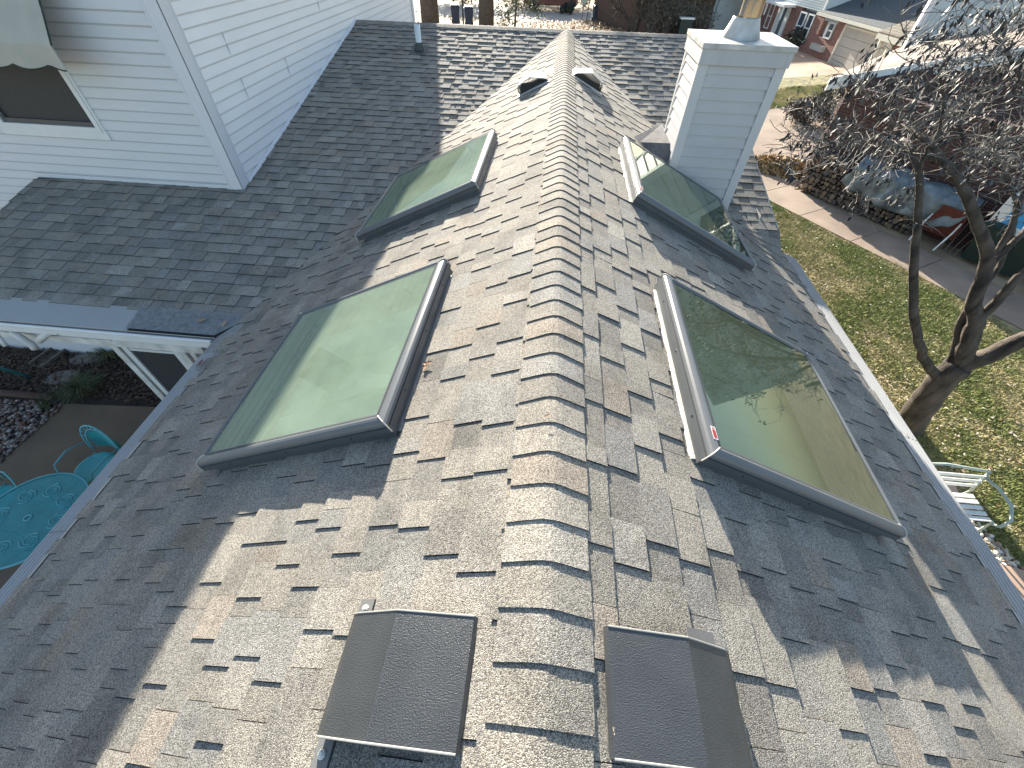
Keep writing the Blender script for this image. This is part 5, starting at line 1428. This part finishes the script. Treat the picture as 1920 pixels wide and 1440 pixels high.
# ================================================================ FAR TREES AND STREET THINGS
def grow(mb, p, d, L, r, lev, leaves_out, spread=.55, up=.15, seg=4, minr=.006):
    pts = [np.array(p, float)]; d = np.array(d, float)
    for k in range(seg):
        d = d+nrg.normal(0, .16, 3)+np.array([0, 0, up*.4]); d /= np.linalg.norm(d); pts.append(pts[-1]+d*L/seg)
    mb.tube(pts, [max(minr, r*(1-.45*k/seg)) for k in range(seg+1)], 7 if r > .05 else 4, cap=False)
    if lev == 0: leaves_out.append(pts[-1]); return
    for k in range(rnd.choice((2, 3, 3))):
        q = pts[rnd.randint(seg//2, seg)]; dd = d+nrg.normal(0, spread, 3); dd[2] += up; dd /= np.linalg.norm(dd)
        grow(mb, q, dd, L*rnd.uniform(.6, .82), r*.58, lev-1, leaves_out, spread, up, seg, minr)
def clumps(pts, n, s, size, cols):
    pts = np.array(pts); P = pts[nrg.integers(0, len(pts), n)]+nrg.normal(0, s, (n, 3))
    m1 = nrg.normal(0, 1, (n, 3)); m1 /= np.linalg.norm(m1, axis=1)[:, None]; m2 = np.cross(m1, nrg.normal(0, 1, (n, 3))); m2 /= np.linalg.norm(m2, axis=1)[:, None]
    q = size*nrg.uniform(.5, 1.5, (n, 1)); V = np.stack([P-m1*q, P-m2*q*.35, P+m1*q, P+m2*q*.35], 1).reshape(-1, 3)
    return V, np.array(cols)[nrg.integers(0, len(cols), n)]*nrg.uniform(.7, 1.3, (n, 1))
def far_tree(name, base, stems, lev, L, r, label, leafn=0, cols=None, m_='pinebark', group=None, up=.15, spread=.55, size=.12, cs=.3):
    root = empty(name, tuple(base), 0, label, 'tree', group); mb = MB(); lv = []
    for (dx, dy) in stems: grow(mb, (0, 0, 0), (dx, dy, 1), L, r, lev, lv, spread, up)
    part2(mb, 'trunk', M[m_], root)
    if leafn:
        V, c = clumps(lv, leafn, cs, size, cols); o = np_mesh('crown', V, np.arange(len(V)).reshape(-1, 4), M['shrub'], c); o.parent = root
    return root
pine = [(.10, .12, .06), (.16, .17, .09), (.07, .09, .045), (.20, .19, .11)]
b1, b2 = G(808, 52), G(912, 55)
def pine_tree(base, r, h_, low, label, n):
    root = empty('pine_tree', tuple(base), 0, label, 'tree', 'pines beyond the ridge')
    mb = MB(); mb.tube([(0, 0, -.1), (0.05, 0, h_*.3), (-.05, .1, h_*.65), (0, 0, h_)], [r*1.15, r, r*.7, .05], 12); pts = []
    part2(mb, 'trunk', M['pinebark'], root, smooth=True); mb = MB()
    for i in range(34):
        z = low+(h_-low)*(i/34)**1.1; an = rnd.uniform(0, 6.28); L_ = rnd.uniform(1.6, 3.4)*(1-.5*i/34)
        tip = np.array([math.cos(an)*L_, math.sin(an)*L_, z-.25*L_+rnd.uniform(-.3, .3)])
        mid = np.array([math.cos(an)*L_*.5, math.sin(an)*L_*.5, z+.1]); mb.tube([(0, 0, z), mid, tip], [.05, .035, .015], 5)
        for f in (.5, .7, .85, 1): pts += [mid*(1-f)+tip*f]
    part2(mb, 'bough', M['pinebark'], root)
    V, c = clumps(pts, n, .38, .10, pine); o = np_mesh('crown', V, np.arange(len(V)).reshape(-1, 4), M['shrub'], c); o.parent = root
pine_tree(b1, .62, 15, 3.9, 'thick pale pine trunk nearest the white house corner', 5000)
pine_tree(b2, .52, 14, 2.6, 'pine with low feathery branches left of the wing ridge', 9000)
root = empty('low_pine_branch_sapling', tuple(G(965, 56)), 0, 'sparse young pine with drooping pale needles left of the roof peak', 'tree'); root.name = 'young_pine'
mb = MB(); mb.tube([(0, 0, 0), (.1, 0, 2), (-.1, 0, 4.5)], [.09, .07, .03], 7); pts = []
for i in range(22):
    z = .9+3.4*i/22; an = rnd.uniform(0, 6.28); L_ = 2.0*(1-.6*i/22); tip = np.array([math.cos(an)*L_, math.sin(an)*L_, z-.3]); mb.tube([(0, 0, z), tip], [.03, .01], 4); pts += [tip, tip*.7+np.array([0, 0, z])*.3]
part2(mb, 'trunk', M['pinebark'], root)
V, c = clumps(pts, 2600, .28, .09, pine); o = np_mesh('crown', V, np.arange(len(V)).reshape(-1, 4), M['shrub'], c); o.parent = root
far_tree('bare_tree', G(1186, 66), [(-.5, 0), (-.12, .1), (.12, -.1), (.35, .1), (.05, .3)], 4, 2.0, .15, 'bare multi-stemmed tree standing behind the main ridge', up=.2, spread=.42, m_='bark')
for i, (px, s_) in enumerate(((1215, .9), (1245, .9), (1280, .8), (1305, .7))):
    far_tree('bare_bush', G(px, 66), [(-.6, .1), (.5, 0), (.1, .4), (-.2, -.3), (.3, .3), (-.4, -.1), (.8, -.2), (-.9, .2), (0, 0)], 4, 1.0*s_, .03, ['tangled bare bush just right of the multi-stemmed tree', 'tangled bare bush, second from the multi-stemmed tree', 'tangled bare bush, second from the chimney', 'thin bare bush nearest the chimney cap'][i], 1500, [(.18, .15, .11), (.10, .09, .06), (.06, .07, .04)], 'twig', 'bare bushes before the brown house', up=.1, size=.08, cs=.30)
far_tree('bare_bush', G(768, 46), [(-.5, .1), (.4, 0), (.1, .4), (-.1, -.2)], 3, 1.1, .04, 'bare thin bush beside the white house corner', 350, [(.25, .12, .07), (.2, .15, .1)], 'twig', None, up=.1, size=.07, cs=.3)
# back row of foliage that closes the view at the very top
for i, (px, py, rx, h_, lab) in enumerate(((1095, 12, 3.4, 5.0, 'grey evergreen mass right of the truck'), (1000, 2, 4, 4, 'dull green shrubbery behind the truck'), (1150, 8, 2.6, 3, 'pale willow-like bush at the bend of the street'), (870, 5, 4, 3.2, 'olive shrubs between the two pine trunks'), (1230, 2, 5, 4.2, 'brushy trees left of the brown house roof'))):
    shrub('shrub', G(px, py), rx, 1.6, h_, 2600, pine+[(.10, .10, .09)], lab, size=.16, group='shrubs along the far street', twigs=20)
# dry ground tufts on the far bank
leaves('dry_grass', gp((930, 60), (1210, 72), (1230, 40), (1060, 44), (960, 42)), 5200, ZG, .10, [(.46, .32, .19), (.36, .24, .14), (.55, .42, .28), (.26, .18, .11)], 'tan dry grass and leaves on the bank beyond the ridge', 'dry grass', .10, .9)
# bins by the pines
fb_ = wheelie('trash_bin', M['binblue'])
fb_.location = tuple(hit(855, 46, (0, 0, 1), ZG)); fb_.rotation_euler = (0, 0, .2); fb_.scale = (1.2, 1.2, 1.15)
tag(fb_, 'navy wheeled bin left of the thin pole, behind the main ridge', 'bin', 'navy bins at the street edge')
q = copy_tree(fb_); q.location = tuple(hit(880, 50, (0, 0, 1), ZG)); q['label'] = 'navy wheeled bin between the thin pole and the pine trunk'
q = copy_tree(fb_); q.location = tuple(G(1116, 40)); q['label'] = 'navy wheeled bin alone on the dry bank near the mailbox'; q.scale = (1, 1, 1)
def pole(px, py, h_, r_, label, lean=(0, 0)):
    mb = MB(); c = G(px, py); mb.tube([c, c+np.array([lean[0], lean[1], h_])], r_, 7); o = mb.build('pole', M['bin']); tag(o, label, 'pole', 'thin poles along the far street')
pole(869, 50, 5, .06, 'thin dark pole between the two navy bins'); pole(1151, 40, 2.6, .05, 'thin leaning dark pole near the bare tree', (.5, 0)); pole(1100, 38, 2.2, .04, 'short thin stake on the dry bank near the street sign', (.1, 0))
mb = MB(); c = G(1091, 38); mb.box(c[0]-.04, c[0]+.04, c[1]-.04, c[1]+.04, ZG, ZG+1.1); mb2 = MB()
sg = empty('street_sign', tuple(c), 0, 'small pale round-topped sign on a short post', 'sign')
o = mb.build('post', M['wood']); o.parent = sg; o.matrix_parent_inverse = Matrix.Translation(-Vector(sg.location))
mb2.lathe((c[0], c[1]-.05, ZG+1.3), [(0, .0), (.28, 0), (.28, .03), (0, .03)], 16, axis=(0, -1, 0)); o = mb2.build('plate', M['benchpaint']); o.parent = sg; o.matrix_parent_inverse = Matrix.Translation(-Vector(sg.location))
c = G(1129, 34); mbx_ = empty('mailbox', tuple(c), 0, 'dark mailbox on twin wooden posts by the far street', 'mailbox')
for s in (-1, 1):
    mb = MB(); mb.box(s*.22-.05, s*.22+.05, -.05, .05, 0, 1.15); part2(mb, 'post', M['wood'], mbx_)
mb = MB(); mb.box(-.35, .35, -.25, .25, 1.15, 1.5); part2(mb, 'box', M['binblue'], mbx_, bevel=.06)
# small ornamental cones
for px, py, s_, lab in ((1069, 27, .75, 'small dark conical shrub beside the truck'), (1054, 26, .5, 'low round dark shrub touching the truck wheel')):
    shrub('conical_shrub', G(px, py), .55*s_, .55*s_, 1.3*s_, 600, [(.04, .05, .04), (.07, .08, .06)], lab, size=.08, group='clipped shrubs by the street', twigs=6)
for px, py, w_, lab in ((1075, 63, .10, 'little red-brown stub pipe on the far bank'),):
    c = G(px, py+2); mb = MB(); mb.lathe((c[0], c[1], ZG), [(w_, 0), (w_, .5), (w_*.8, .5), (w_*.8, .4)], 10); o = mb.build('bollard', M['drive']); tag(o, lab, 'bollard')
# parked truck
c = G(1032, 20); tk = empty('parked_truck', tuple(c), R(-6), 'dark red pickup truck parked across the street, cut by the top edge', 'truck')
mb = MB(); mb.hexa([(-2.5, -.9, .45), (2.5, -.9, .45), (2.5, .9, .45), (-2.5, .9, .45), (-2.5, -.9, 1.05), (2.45, -.88, 1.0), (2.45, .88, 1.0), (-2.5, .9, 1.05)]); part2(mb, 'body', M['cartred'], tk, bevel=.08)
mb = MB(); mb.hexa([(-1.0, -.85, 1.05), (1.2, -.85, 1.0), (1.2, .85, 1.0), (-1.0, .85, 1.05), (-.7, -.72, 1.75), (.6, -.72, 1.75), (.6, .72, 1.75), (-.7, .72, 1.75)]); part2(mb, 'cabin', M['win'], tk, bevel=.06)
mb = MB(); mb.box(1.4, 2.4, -.8, .8, 1.02, 1.10); part2(mb, 'bonnet', M['white'], tk, bevel=.03)
for x in (-1.6, 1.6):
    for s in (-1, 1):
        mb = MB(); mb.lathe((x, s*.82, .38), [(0, -.12), (.30, -.12), (.38, -.10), (.38, .10), (.30, .12), (0, .12)], 20, axis=(0, 1, 0)); part2(mb, 'wheel', M['tyre'], tk)
